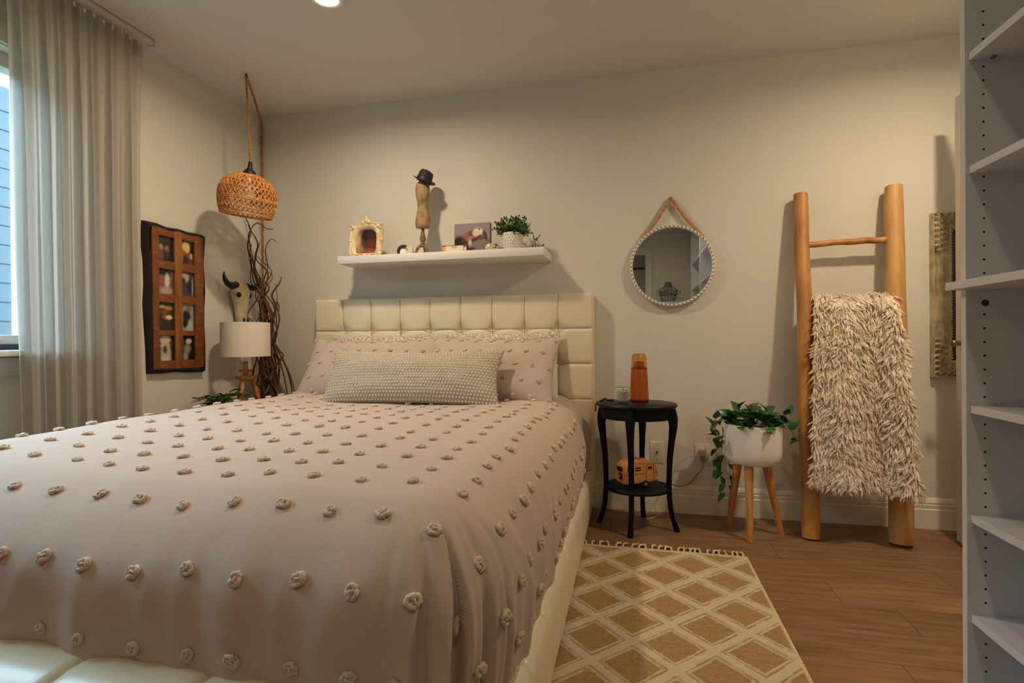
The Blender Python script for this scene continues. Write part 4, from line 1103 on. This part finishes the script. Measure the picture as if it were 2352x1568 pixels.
# ---------------------------------------------------------------- rug
def rug():
    x0, x1, y1, y0 = 1.98, 2.862, -.575, -2.70
    st = .0052; nx = int((x1 - x0) / st); ny = int((y1 - y0) / st)
    xs = np.linspace(x0, x1, nx + 1); ys = np.linspace(y0, y1, ny + 1); X, Y = np.meshgrid(xs, ys)
    rs = np.random.RandomState(4)
    wob = .004 * np.sin(X * 31 + Y * 13) + .003 * np.sin(Y * 47 - X * 21)
    p = (X - 2.502) / .243 + (Y + .705) / .25 + wob; q = (X - 2.502) / .243 - (Y + .705) / .25 + wob
    dp = np.abs(p - np.round(p)); dq = np.abs(q - np.round(q)); d = np.minimum(dp, dq)
    white = ((d < .085) | ((d > .118) & (d < .158))).astype(float)
    edge = (Y > y1 - .012) | (X > x1 - .008); white[edge] = 1
    jute = np.array(lin('#a98a62')[:3]); cream = np.array(lin('#d8c8ab')[:3])
    nzv = rs.rand(*X.shape); streak = rs.rand(ny + 1, 1)
    c = np.ones(X.shape + (4,)); jv = (.80 + .35 * nzv + .12 * streak)[..., None]
    c[..., :3] = jute * jv * (1 - white[..., None]) + cream * (.90 + .16 * nzv[..., None]) * white[..., None]
    Z = .006 + .0035 * white + .0008 * (nzv - .5)
    rag = .0015 * np.sin(Y * 300); X = X + np.where(np.arange(nx + 1)[None, :] == nx, rag, 0)
    mb = MB(); mb.v = [tuple(map(float, t)) for t in np.stack([X, Y, Z], -1).reshape(-1, 3)]
    n = nx + 1
    mb.f = [(j * n + i, j * n + i + 1, (j + 1) * n + i + 1, (j + 1) * n + i) for j in range(ny) for i in range(nx)]
    b0 = len(mb.v); v = mb.v
    ring = [(x, y, .0005) for x, y in ((x0, y0), (x1, y0), (x1, y1), (x0, y1))]
    o = mb.build('area_rug', 'rug_weave', None, True, 180)
    ca = o.data.color_attributes.new('Col', 'FLOAT_COLOR', 'POINT'); ca.data.foreach_set('color', c.reshape(-1))
    tag(o, 'woven jute rug with cream diamond lattice and fringed end beside the bed', 'rug')
    # selvedge down the right side and knotted tassels along the far end
    b = MB(); b.tube([(x1 - .002 + .001 * math.sin(y * 400), y, .0055) for y in np.linspace(y0, y1, 260)], .0055, 6); b.build('selvedge', 'fringe', o)
    rr = random.Random(8); x = x0 + .02
    while x < x1 - .005:
        b = MB(); spread = rr.uniform(-.018, .022)
        b.ball((x, y1 + .006, .010), (.006, .008, .006), 8, 5)
        for k in range(6):
            dx = rr.uniform(-.012, .012) + spread; L_ = rr.uniform(.045, .07)
            b.tube(bez([(x, y1 + .004, .009), (x + dx * .2, y1 + L_ * .4, .013), (x + dx * .8, y1 + L_ * .8, .008), (x + dx + rr.uniform(-.008, .008), y1 + L_, .004)], 3), [.0026] * 8 + [.0016] * 2, 5)
        b.build('tassel', 'fringe', o)
        x += rr.uniform(.026, .040) if x < 2.55 else rr.uniform(.018, .03)
rug()

# ---------------------------------------------------------------- curtain, track
def curtain():
    y0, y1, z0, z1 = -1.515, -.945, .02, 2.395
    n, m = 420, 26; P = []
    for j in range(m + 1):
        t_ = j / m; z = z1 + (z0 - z1) * t_; row = []
        for i in range(n + 1):
            s = i / n; y = y0 + (y1 - y0) * s
            amp = .007 + .009 * min(1, t_ * 4)
            w1 = math.sin(y * 135 + 3.0 * nz(y * 2.2, 1.0) + .5 * nz(y * 4, t_ * 2))
            w2 = math.sin(y * 210 + 4 * nz(y * 3.1, 7.0) + .6 * t_)
            x = .098 + amp * (.7 * w1 + .45 * w2 + .7 * nz(y * 9, t_ * 1.2, 4)) + .012 * nz(y * 2, t_ * 2, 11)
            yy = y + .004 * math.cos(y * 135 + 3.0 * nz(y * 2.2, 1.0)) * min(1, t_ * 4) + .05 * t_ * (1 - s) ** 2 - (.03 * t_ * s ** 8)
            row.append((max(x, .045), yy, z))
        P.append(row)
    o = MB().grid(P).build('sheer_curtain', 'sheer', None, True, 180)
    tag(o, 'floor length sheer off white curtain with fine pleats over the window', 'curtain')
    b = MB(); b.grid([[(.098 + .010 * (.7 * math.sin(y * 135 + 3.0 * nz(y * 2.2, 1.0)) + .45 * math.sin(y * 210 + 4 * nz(y * 3.1, 7.0))) + .0025, y, z) for y in np.linspace(y0, y1, 300)] for z in (2.392, 2.325)])
    b.build('heading_tape', 'sheer', o, True, 180)
    hm = MB(); hm.box((0, 0, 0), (.006, .010, .018), .002); hm.tube([(0, 0, .008), (.003, 0, .018), (0, 0, .026)], .0016, 5); me = hm.mesh('curtain_hook', 'track_white')
    for k in range(14):
        y = y0 + .02 + k * (y1 - y0 - .03) / 13
        inst('curtain_hook', me, o, Matrix.Translation((.128, y, 2.368)))
    t = MB().box((.098, (-2.98 - .90) / 2, 2.423), (.030, 2.08, .026), .004).build('curtain_track', 'track_white'); tag(t, 'slim white curtain track along the ceiling by the window', 'curtain rail')
    MB().box((.098, -.897, 2.421), (.036, .014, .034), .004).build('end_cap', 'track_white', t)
curtain()

# ---------------------------------------------------------------- live edge photo frame on the left wall
def wood_frame():
    t = thing('live_edge_photo_frame', (0, -.69, 1.17), 'rustic live edge wooden frame with eight photos on the left wall', 'picture frame')
    ys = [-.858, -.515]
    outl = [(-.874, 1.558), (-.80, 1.560), (-.745, 1.551), (-.67, 1.556), (-.605, 1.552), (-.55, 1.556), (-.512, 1.553), (-.516, 1.48), (-.522, 1.40), (-.513, 1.30), (-.509, 1.24), (-.516, 1.15), (-.519, 1.05), (-.515, .93), (-.516, .795),
            (-.60, .797), (-.70, .806), (-.78, .803), (-.855, .806), (-.857, .93), (-.863, 1.05), (-.867, 1.15), (-.861, 1.25), (-.867, 1.37), (-.879, 1.45)]
    cols = ((-.81, -.715), (-.668, -.585)); rows = ((1.378, 1.505), (1.205, 1.335), (1.018, 1.162), (.860, .990))
    # bark rim follows the outline, extruded from wall to face
    n = len(outl); b = MB(); c = Vector((0, -.685, 1.175))
    P = []
    for k in range(n + 1):
        y, z = outl[k % n]; q = Vector((0, y, z)); inn = q + (c - q).normalized() * (.026 if q.y < -.83 else .014); o2 = q + (q - c).normalized() * .008
        P.append([(.0, o2.y, o2.z), (.012, o2.y + .002 * nz(k, 1), o2.z), (.030, q.y, q.z), (.0365, (q.y + inn.y) / 2, (q.z + inn.z) / 2), (.035, inn.y, inn.z), (.02, inn.y, inn.z)])
    b.grid(P).build('bark_edge', 'bark', t, True, 50)
    MB().box((.012, -.685, 1.175), (.016, .30, .70)).build('back_board', 'bark', t, False)
    # stiles, mullion and rails of the face, each its own piece
    def piece(name, y0, y1, z0, z1, m='slab_wood', x=.0295): return MB().box((x, (y0 + y1) / 2, (z0 + z1) / 2), (.013, y1 - y0, z1 - z0), .002).build(name, m, t)
    piece('stile', -.848, cols[0][0], .815, 1.545); piece('stile', cols[1][1], -.525, .815, 1.545)
    piece('mullion', cols[0][1], cols[1][0], .815, 1.545, 'slab_light')
    for (ya, yb) in cols:
        zz = [.815] + [v for r in reversed(rows) for v in r] + [1.545]
        for k in range(0, len(zz), 2): piece('rail', ya, yb, zz[k], zz[k + 1], x=.0285)
    pics = [
        ('#23211f', [(.25, .55, .15, .12, 0, '#b38a63', .4), (.62, .5, .13, .14, 0, '#9c755a', .4), (.25, .25, .2, .22, 0, '#6b5448', .4), (.6, .25, .15, .2, 0, '#3a2b28', .4), (.45, .85, .3, .1, 0, '#3c3833', .5)]),
        ('#6a4a2a', [(.45, .72, .3, .24, 0, '#d8c078', .2), (.9, .7, .14, .26, 0, '#1e1510', .2), (.45, .40, .28, .12, -30, '#a3482a', .4), (.4, .2, .3, .2, 0, '#32242c', .3), (.85, .38, .12, .12, -40, '#c9a25a', .3), (.08, .3, .14, .25, 0, '#b77f3e', .3)]),
        ('#6d6158', [(.4, .9, .5, .14, 0, '#1d2524', .3), (.62, .55, .16, .28, 0, '#d8c8b8', .3), (.3, .45, .13, .12, 0, '#a84a40', .4), (.3, .65, .14, .12, 0, '#8a5a44', .4), (.55, .15, .4, .15, 0, '#b3a596', .4)]),
        ('#46404a', [(.35, .85, .3, .12, 0, '#b7ab98', .3), (.5, .68, .16, .12, 0, '#c3b088', .4), (.3, .35, .2, .35, 0, '#4c3448', .4), (.68, .4, .2, .3, 0, '#211f24', .3), (.95, .4, .08, .4, 0, '#8f99a0', .3), (.2, .65, .12, .12, 0, '#2b2430', .4)]),
        ('#3d3128', [(.3, .85, .25, .05, 0, '#b9ab72', .4), (.7, .8, .25, .07, 0, '#b98548', .4), (.7, .47, .22, .08, 0, '#e3d2a0', .25), (.42, .48, .12, .07, 0, '#c2452c', .4), (.5, .2, .45, .2, 0, '#2e2c2b', .3), (.45, .65, .2, .08, 0, '#8a4a2c', .5)]),
        ('#8d9890', [(.45, .55, .32, .22, -10, '#171b18', .2), (.35, .3, .22, .2, 0, '#15140f', .25), (.3, .9, .25, .1, 0, '#9a9186', .4), (.75, .28, .18, .14, 0, '#b7b793', .4), (.6, .82, .18, .1, 0, '#8d5a40', .5), (.7, .1, .3, .1, 0, '#a9bdbb', .4)]),
        ('#1e1712', [(.45, .75, .35, .28, 0, '#c9c2a9', .3), (.5, .3, .32, .36, 0, '#b5b198', .25), (.45, .45, .13, .16, 0, '#4a3c2e', .35), (.1, .7, .13, .08, 0, '#8e3530', .4), (.85, .7, .14, .08, 0, '#6a342c', .4), (.5, .08, .3, .12, 0, '#d0b9ae', .4)]),
        ('#151a15', [(.6, .78, .22, .11, 0, '#d2c4ae', .25), (.5, .45, .25, .22, 0, '#8a8872', .35), (.35, .15, .2, .18, 0, '#9d948a', .4), (.12, .5, .1, .5, 0, '#4c5a55', .4), (.75, .15, .2, .2, 0, '#10180f', .3)]),
    ]
    k = 0
    for z0, z1 in rows:
        for ya, yb in cols:
            bgc, sh = pics[k]; k += 1
            paint('photo', (.0225, ya, z0), (0, yb - ya, 0), (0, 0, z1 - z0), 26, 34, bgc, sh, t)
wood_frame()

# ---------------------------------------------------------------- rattan pendant lamp
def pendant():
    hx, hy = .318, -.512; c = Vector((hx, hy, 1.772))
    t = thing('rattan_pendant', (hx, hy, 1.772), 'woven rattan dome pendant lamp hanging on a rope cord in the corner', 'lamp')
    tilt = Matrix.Translation(c) @ Matrix.Rotation(R(9), 4, Vector((.35, 1, 0)).normalized())
    def rad(z):   # z local -.115..+.108
        u = (z + .012) / (.122 if z > -.012 else .20); return .147 * math.sqrt(max(0.0, 1 - abs(u) ** 2.3))
    zs = [.1075, .102, .09, .07, .045, .02, -.005, -.03, -.055, -.08, -.10, -.115]
    # hoops
    b = MB()
    for z in (.100, .088, .060, .025, -.030, -.038, -.085, -.112, -.117):
        r = rad(z) if z > -.116 else rad(-.115)
        b.tube([tilt @ Vector((r * math.cos(a), r * math.sin(a), z)) for a in np.linspace(0, 2 * math.pi, 49)[:-1]], .0032 if z > -.1 else .0045, 5, closed=True)
    b.build('hoops', 'rattan', t)
    # diagonal woven strands, both ways, paired
    b = MB(); n = 34
    for s in (-1, 1):
        for k in range(n):
            pts = []
            for i in range(19):
                z = .104 - .219 * i / 18; a = 2 * math.pi * k / n + s * (i / 18) * 1.15; r = rad(z) + .0022 * s * math.cos(i * 2.1)
                pts.append(tilt @ Vector((r * math.cos(a), r * math.sin(a), z)))
            b.tube(pts, .0030, 4)
    b.build('woven_strands', 'rattan', t)
    b = MB()
    for k in range(48):
        a = 2 * math.pi * k / 48; b.tube([tilt @ Vector((rad(z) * .985 * math.cos(a), rad(z) * .985 * math.sin(a), z)) for z in (.104, .085, .06, .03, 0, -.03)], .0024, 4)
    b.build('uprights', 'rattan', t)
    MB().lathe([(.010, .175), (.012, .15), (.016, .135), (.030, .122), (.033, .112), (.030, .106)], (0, 0, 0), 20, M=tilt).build('socket_cap', 'wire_black', t)
    MB().lathe([(.016, .106), (.016, .06), (.030, .03), (.034, .0), (.024, -.025), (.001, -.033)], (0, 0, 0), 18, M=tilt).build('bulb', 'wax', t)
    top = tilt @ Vector((0, 0, .172)); hook = Vector((.313, hy, H0))
    def twist(pts, rr_, nm, m):
        b = MB()
        for q in range(2):
            st = []
            for i, p in enumerate(pts):
                a = i * 1.1 + q * 3.1416; st.append(p + Vector((math.cos(a), math.sin(a), 0)) * rr_ * .5)
            b.tube(st, rr_ * .62, 5)
        return b.build(nm, m, t)
    n = 60; twist([hook + (top - hook) * (i / n) - Vector((0, 0, .012)) * (1 - i / n) for i in range(n + 1)], .0060, 'cord', 'rope')
    sw = bez([hook - Vector((0, 0, .012)), Vector((.23, -.36, 2.405)), Vector((.12, -.17, 2.375)), Vector((.035, -.04, 2.385)), Vector((.022, -.024, 2.33)), Vector((.022, -.022, 2.0)), Vector((.022, -.022, 1.6)), Vector((.022, -.022, 1.25)), Vector((.03, -.022, .9)), Vector((.035, -.022, .3)), Vector((.06, -.04, .012))], 16)
    twist(sw, .0075, 'swag_cord', 'rope')
    MB().tube(bez([(.313, hy, H0), (.313, hy, H0 - .012), (.320, hy, H0 - .022), (.313, hy, H0 - .030), (.306, hy, H0 - .024)], 4), .0025, 6).build('ceiling_hook', 'wire_black', t)
pendant()

# ---------------------------------------------------------------- corner: nightstand, lamp, plant, skull, branches
NZ = .560
def corner():
    t = thing('nightstand', (.225, -.43, 0), 'low wooden nightstand in the corner, hidden behind the bed', 'table')
    MB().box((.225, -.43, NZ - .012), (.39, .42, .024), .004).build('table_top', 'reddish_wood', t)
    for x in (.055, .395):
        for y in (-.615, -.245): MB().box((x, y, (NZ - .024) / 2), (.035, .035, NZ - .024), .003).build('leg', 'reddish_wood', t)
    MB().box((.225, -.43, NZ - .06), (.33, .36, .07), .003).build('apron', 'reddish_wood', t)
    # lamp
    lx, ly = .218, -.42
    t = thing('table_lamp', (lx, ly, NZ), 'wooden tripod table lamp with a white drum shade beside the bed', 'lamp')
    b = MB(); b.lathe([(.130, .872), (.130, 1.066), (.128, 1.066), (.128, .872)], (lx, ly, 0), 56, cap0=False, cap1=False)
    b.lathe([(.130, .872), (.128, .872)], (lx, ly, 0), 56, cap0=False, cap1=False); b.build('shade', 'lamp_shade', t)
    b = MB()
    for k in range(3):
        a = 2.094 * k + .4; b.tube([(lx, ly, 1.05), (lx + .128 * math.cos(a), ly + .128 * math.sin(a), 1.05)], .0022, 5)
    b.tube([(lx, ly, .90), (lx, ly, 1.055)], .003, 6); b.build('shade_spider', 'silver', t)
    MB().lathe([(.014, .845), (.016, .85), (.016, .885), (.012, .90)], (lx, ly, 0), 14).build('socket', 'pot_white', t)
    MB().lathe([(.013, .755), (.012, .80), (.013, .845)], (lx, ly, 0), 14).build('post', 'reddish_wood', t)
    MB().lathe([(.001, .742), (.052, .742), (.056, .746), (.056, .757), (.052, .761), (.001, .761)], (lx, ly, 0), 28, cap0=False, cap1=False).build('disc', 'reddish_wood', t)
    b = MB()
    for a in (35, 155): pass
    MB().box((lx, ly, .790), (.085, .016, .016), .003, TR((0, 0, 0))).build('cross_bar', 'reddish_wood', t)
    for k in range(3):
        a = R(-75 + 120 * k); MB().tube([(lx + .03 * math.cos(a), ly + .03 * math.sin(a), .75), (lx + .085 * math.cos(a), ly + .085 * math.sin(a), NZ)], [.013, .010], 10).build('leg', 'light_wood' if k == 0 else 'reddish_wood', t)
    # leafy plant on the nightstand front
    px, py = .150, -.555
    t = thing('fern_plant', (px, py, NZ), 'small leafy green plant in front of the drum shade lamp', 'plant')
    MB().lathe([(.035, 0), (.04, .004), (.044, .045), (.040, .047), (.001, .042)], (px, py, NZ), 20, cap0=True, cap1=False).build('pot', 'pot_white', t)
    rr = random.Random(31); lm = leaf_mesh('leaf', 'leaf_dark', .034, .013, False)
    for i in range(26):
        a = rr.uniform(0, 6.28); ln = rr.uniform(.07, .15); el = rr.uniform(.15, 1.0)
        p0 = Vector((px, py, NZ + .042)); d = Vector((math.cos(a), math.sin(a) * .9, 0)) if math.cos(a) > -.75 else Vector((math.cos(a) * .5, math.sin(a), 0))
        q = bez([p0, p0 + d * ln * .5 + Vector((0, 0, ln * .6 * el)), p0 + d * ln + Vector((0, 0, ln * .55 * el))], 6)
        MB().tube(q, .0012, 4).build('stem', 'stem_green', t)
        for k in range(3, len(q)):
            yaw = math.atan2(d.y, d.x) - math.pi / 2 + (.9 if k % 2 else -.9)
            inst('leaf', lm, t, Matrix.Translation(q[k]) @ Euler((rr.uniform(-.1, .7), rr.uniform(-.4, .4), yaw)).to_matrix().to_4x4())
    # cow skull on the left wall
    t = thing('cow_skull', (.03, -.255, 1.05), 'bleached cow skull with black horns on the left wall above the lamp', 'wall ornament')
    P = []
    for (z, hy, hx, yc) in ((1.325, .030, .018, -.262), (1.315, .046, .030, -.262), (1.285, .060, .042, -.260), (1.255, .066, .046, -.259), (1.225, .058, .044, -.257), (1.19, .046, .040, -.255), (1.15, .040, .036, -.253), (1.11, .037, .033, -.250), (1.075, .032, .030, -.248), (1.045, .024, .022, -.247), (1.035, .008, .010, -.247)):
        row = []
        for k in range(21):
            a = 2 * math.pi * k / 20; bx = .048 + hx * math.cos(a) ; row.append((max(.004, bx), yc + hy * math.sin(a), z))
        P.append(row)
    b = MB(); b.grid(P); 
    for s in (-1, 1): b.ball((.065, -.259 + s * .060, 1.262), (.022, .020, .016), 10, 6)
    b.build('skull', 'bone', t, True, 70)
    for s in (-1, 1):
        MB().ball((.076, -.258 + s * .043, 1.240), (.012, .015, .017), 10, 7).build('eye_socket', 'socket', t)
        MB().ball((.076, -.248 + s * .014, 1.085), (.006, .008, .020), 8, 6).build('nostril', 'socket', t)
        pts = bez([(.055, -.262 + s * .040, 1.298), (.062, -.262 + s * .085, 1.292), (.068, -.262 + s * .128, 1.305), (.070, -.262 + s * .150, 1.335), (.068, -.262 + s * .148, 1.368)], 6)
        m = len(pts); MB().tube(pts, [.021 * (1 - (i / (m - 1)) ** 1.6) + .002 for i in range(m)], 10).build('horn', 'horn', t)
    # twisted willow branches standing in the corner
    t = thing('branch_bundle', (.16, -.15, 0), 'bundle of dark twisted branches standing in the room corner', 'branches')
    rr = random.Random(17)
    paths = [
        ([(.16, -.16, 0), (.15, -.17, .5), (.14, -.18, .85), (.17, -.16, 1.05), (.135, -.17, 1.22), (.07, -.16, 1.42), (.03, -.17, 1.55), (.045, -.16, 1.66), (.02, -.18, 1.74)], .010),
        ([(.18, -.17, 0), (.20, -.18, .55), (.17, -.18, .85), (.13, -.17, 1.02), (.165, -.17, 1.15), (.10, -.17, 1.30), (.075, -.17, 1.45), (.095, -.16, 1.57), (.045, -.16, 1.66), (.03, -.17, 1.72)], .010),
        ([(.20, -.15, 0), (.21, -.16, .6), (.16, -.16, .9), (.20, -.16, 1.10), (.15, -.17, 1.24), (.165, -.16, 1.38), (.085, -.16, 1.48), (.11, -.16, 1.58)], .009),
        ([(.22, -.16, 0), (.24, -.16, .5), (.20, -.15, .75), (.17, -.15, .98), (.21, -.15, 1.16), (.19, -.15, 1.25), (.245, -.15, 1.325), (.255, -.15, 1.36)], .011),
        ([(.17, -.2, 0), (.17, -.2, .55), (.14, -.2, .8), (.175, -.2, 1.0), (.14, -.2, 1.1), (.16, -.2, 1.22), (.205, -.2, 1.29), (.12, -.2, 1.38), (.08, -.19, 1.5)], .009),
        ([(.14, -.14, 0), (.12, -.14, .6), (.165, -.14, .82), (.12, -.14, 1.04), (.09, -.14, 1.18), (.11, -.14, 1.32), (.15, -.14, 1.42), (.135, -.14, 1.53), (.17, -.14, 1.60), (.215, -.14, 1.58)], .007),
        ([(.19, -.13, 0), (.2, -.13, .7), (.18, -.13, .95), (.22, -.13, 1.08), (.205, -.13, 1.2), (.225, -.13, 1.17), (.21, -.13, 1.12)], .008),
        ([(.15, -.22, .3), (.12, -.22, .62), (.15, -.22, .80), (.11, -.22, .90), (.15, -.21, 1.0), (.10, -.21, 1.08), (.05, -.21, 1.12)], .007),
        ([(.23, -.19, 0), (.27, -.19, .5), (.23, -.19, .72), (.20, -.19, .86), (.215, -.19, 1.02), (.19, -.19, 1.16), (.13, -.19, 1.27), (.08, -.19, 1.36), (.06, -.18, 1.52), (.0415, -.17, 1.64), (.09, -.16, 1.70), (.15, -.15, 1.665), (.19, -.14, 1.66)], .008),
        ([(.16, -.17, .1), (.13, -.17, .58), (.15, -.17, .74), (.20, -.17, .84), (.17, -.17, .95), (.21, -.17, 1.06), (.20, -.17, 1.12), (.235, -.17, 1.155)], .008),
    ]
    for k in range(9):
        x, y = rr.uniform(.10, .24), rr.uniform(-.20, -.12); pts = [(x + rr.uniform(-.02, .04), y, 0), (x + rr.uniform(-.03, .03), y, .45)]; z = .45; top = rr.uniform(1.1, 1.62)
        while z < top:
            z += rr.uniform(.06, .12); lean_ = -.10 * max(0, (z - .8)) * rr.uniform(.6, 1.2)
            pts.append((min(.27, max(.03, x + lean_ + rr.uniform(-.055, .055))), y + rr.uniform(-.02, .02), z))
        paths.append((pts, rr.uniform(.0055, .008)))
    for pts, r in paths:
        q = bez(pts, 9); m = len(q)
        q = [p + Vector((.006 * nz(p.z * 14, r * 999), .006 * nz(p.z * 14, r * 999 + 5), 0)) for p in q]
        MB().tube(q, [r * (1 - .72 * i / (m - 1)) for i in range(m)], 7).build('branch', 'branch_bark', t)
    for a, bt, c_ in (((.335, -.10, .3), (.29, -.10, .70), (.125, -.12, 1.03)), ((.30, -.12, .3), (.25, -.12, .72), (.13, -.13, 1.06)), ((.27, -.15, .3), (.23, -.15, .7), (.15, -.15, 1.0)), ((.31, -.09, .3), (.265, -.09, .72), (.135, -.11, 1.0))):
        MB().tube(bez([a, bt, c_], 8), [.0045] * 17, 6).build('stick', 'net', t)
corner()
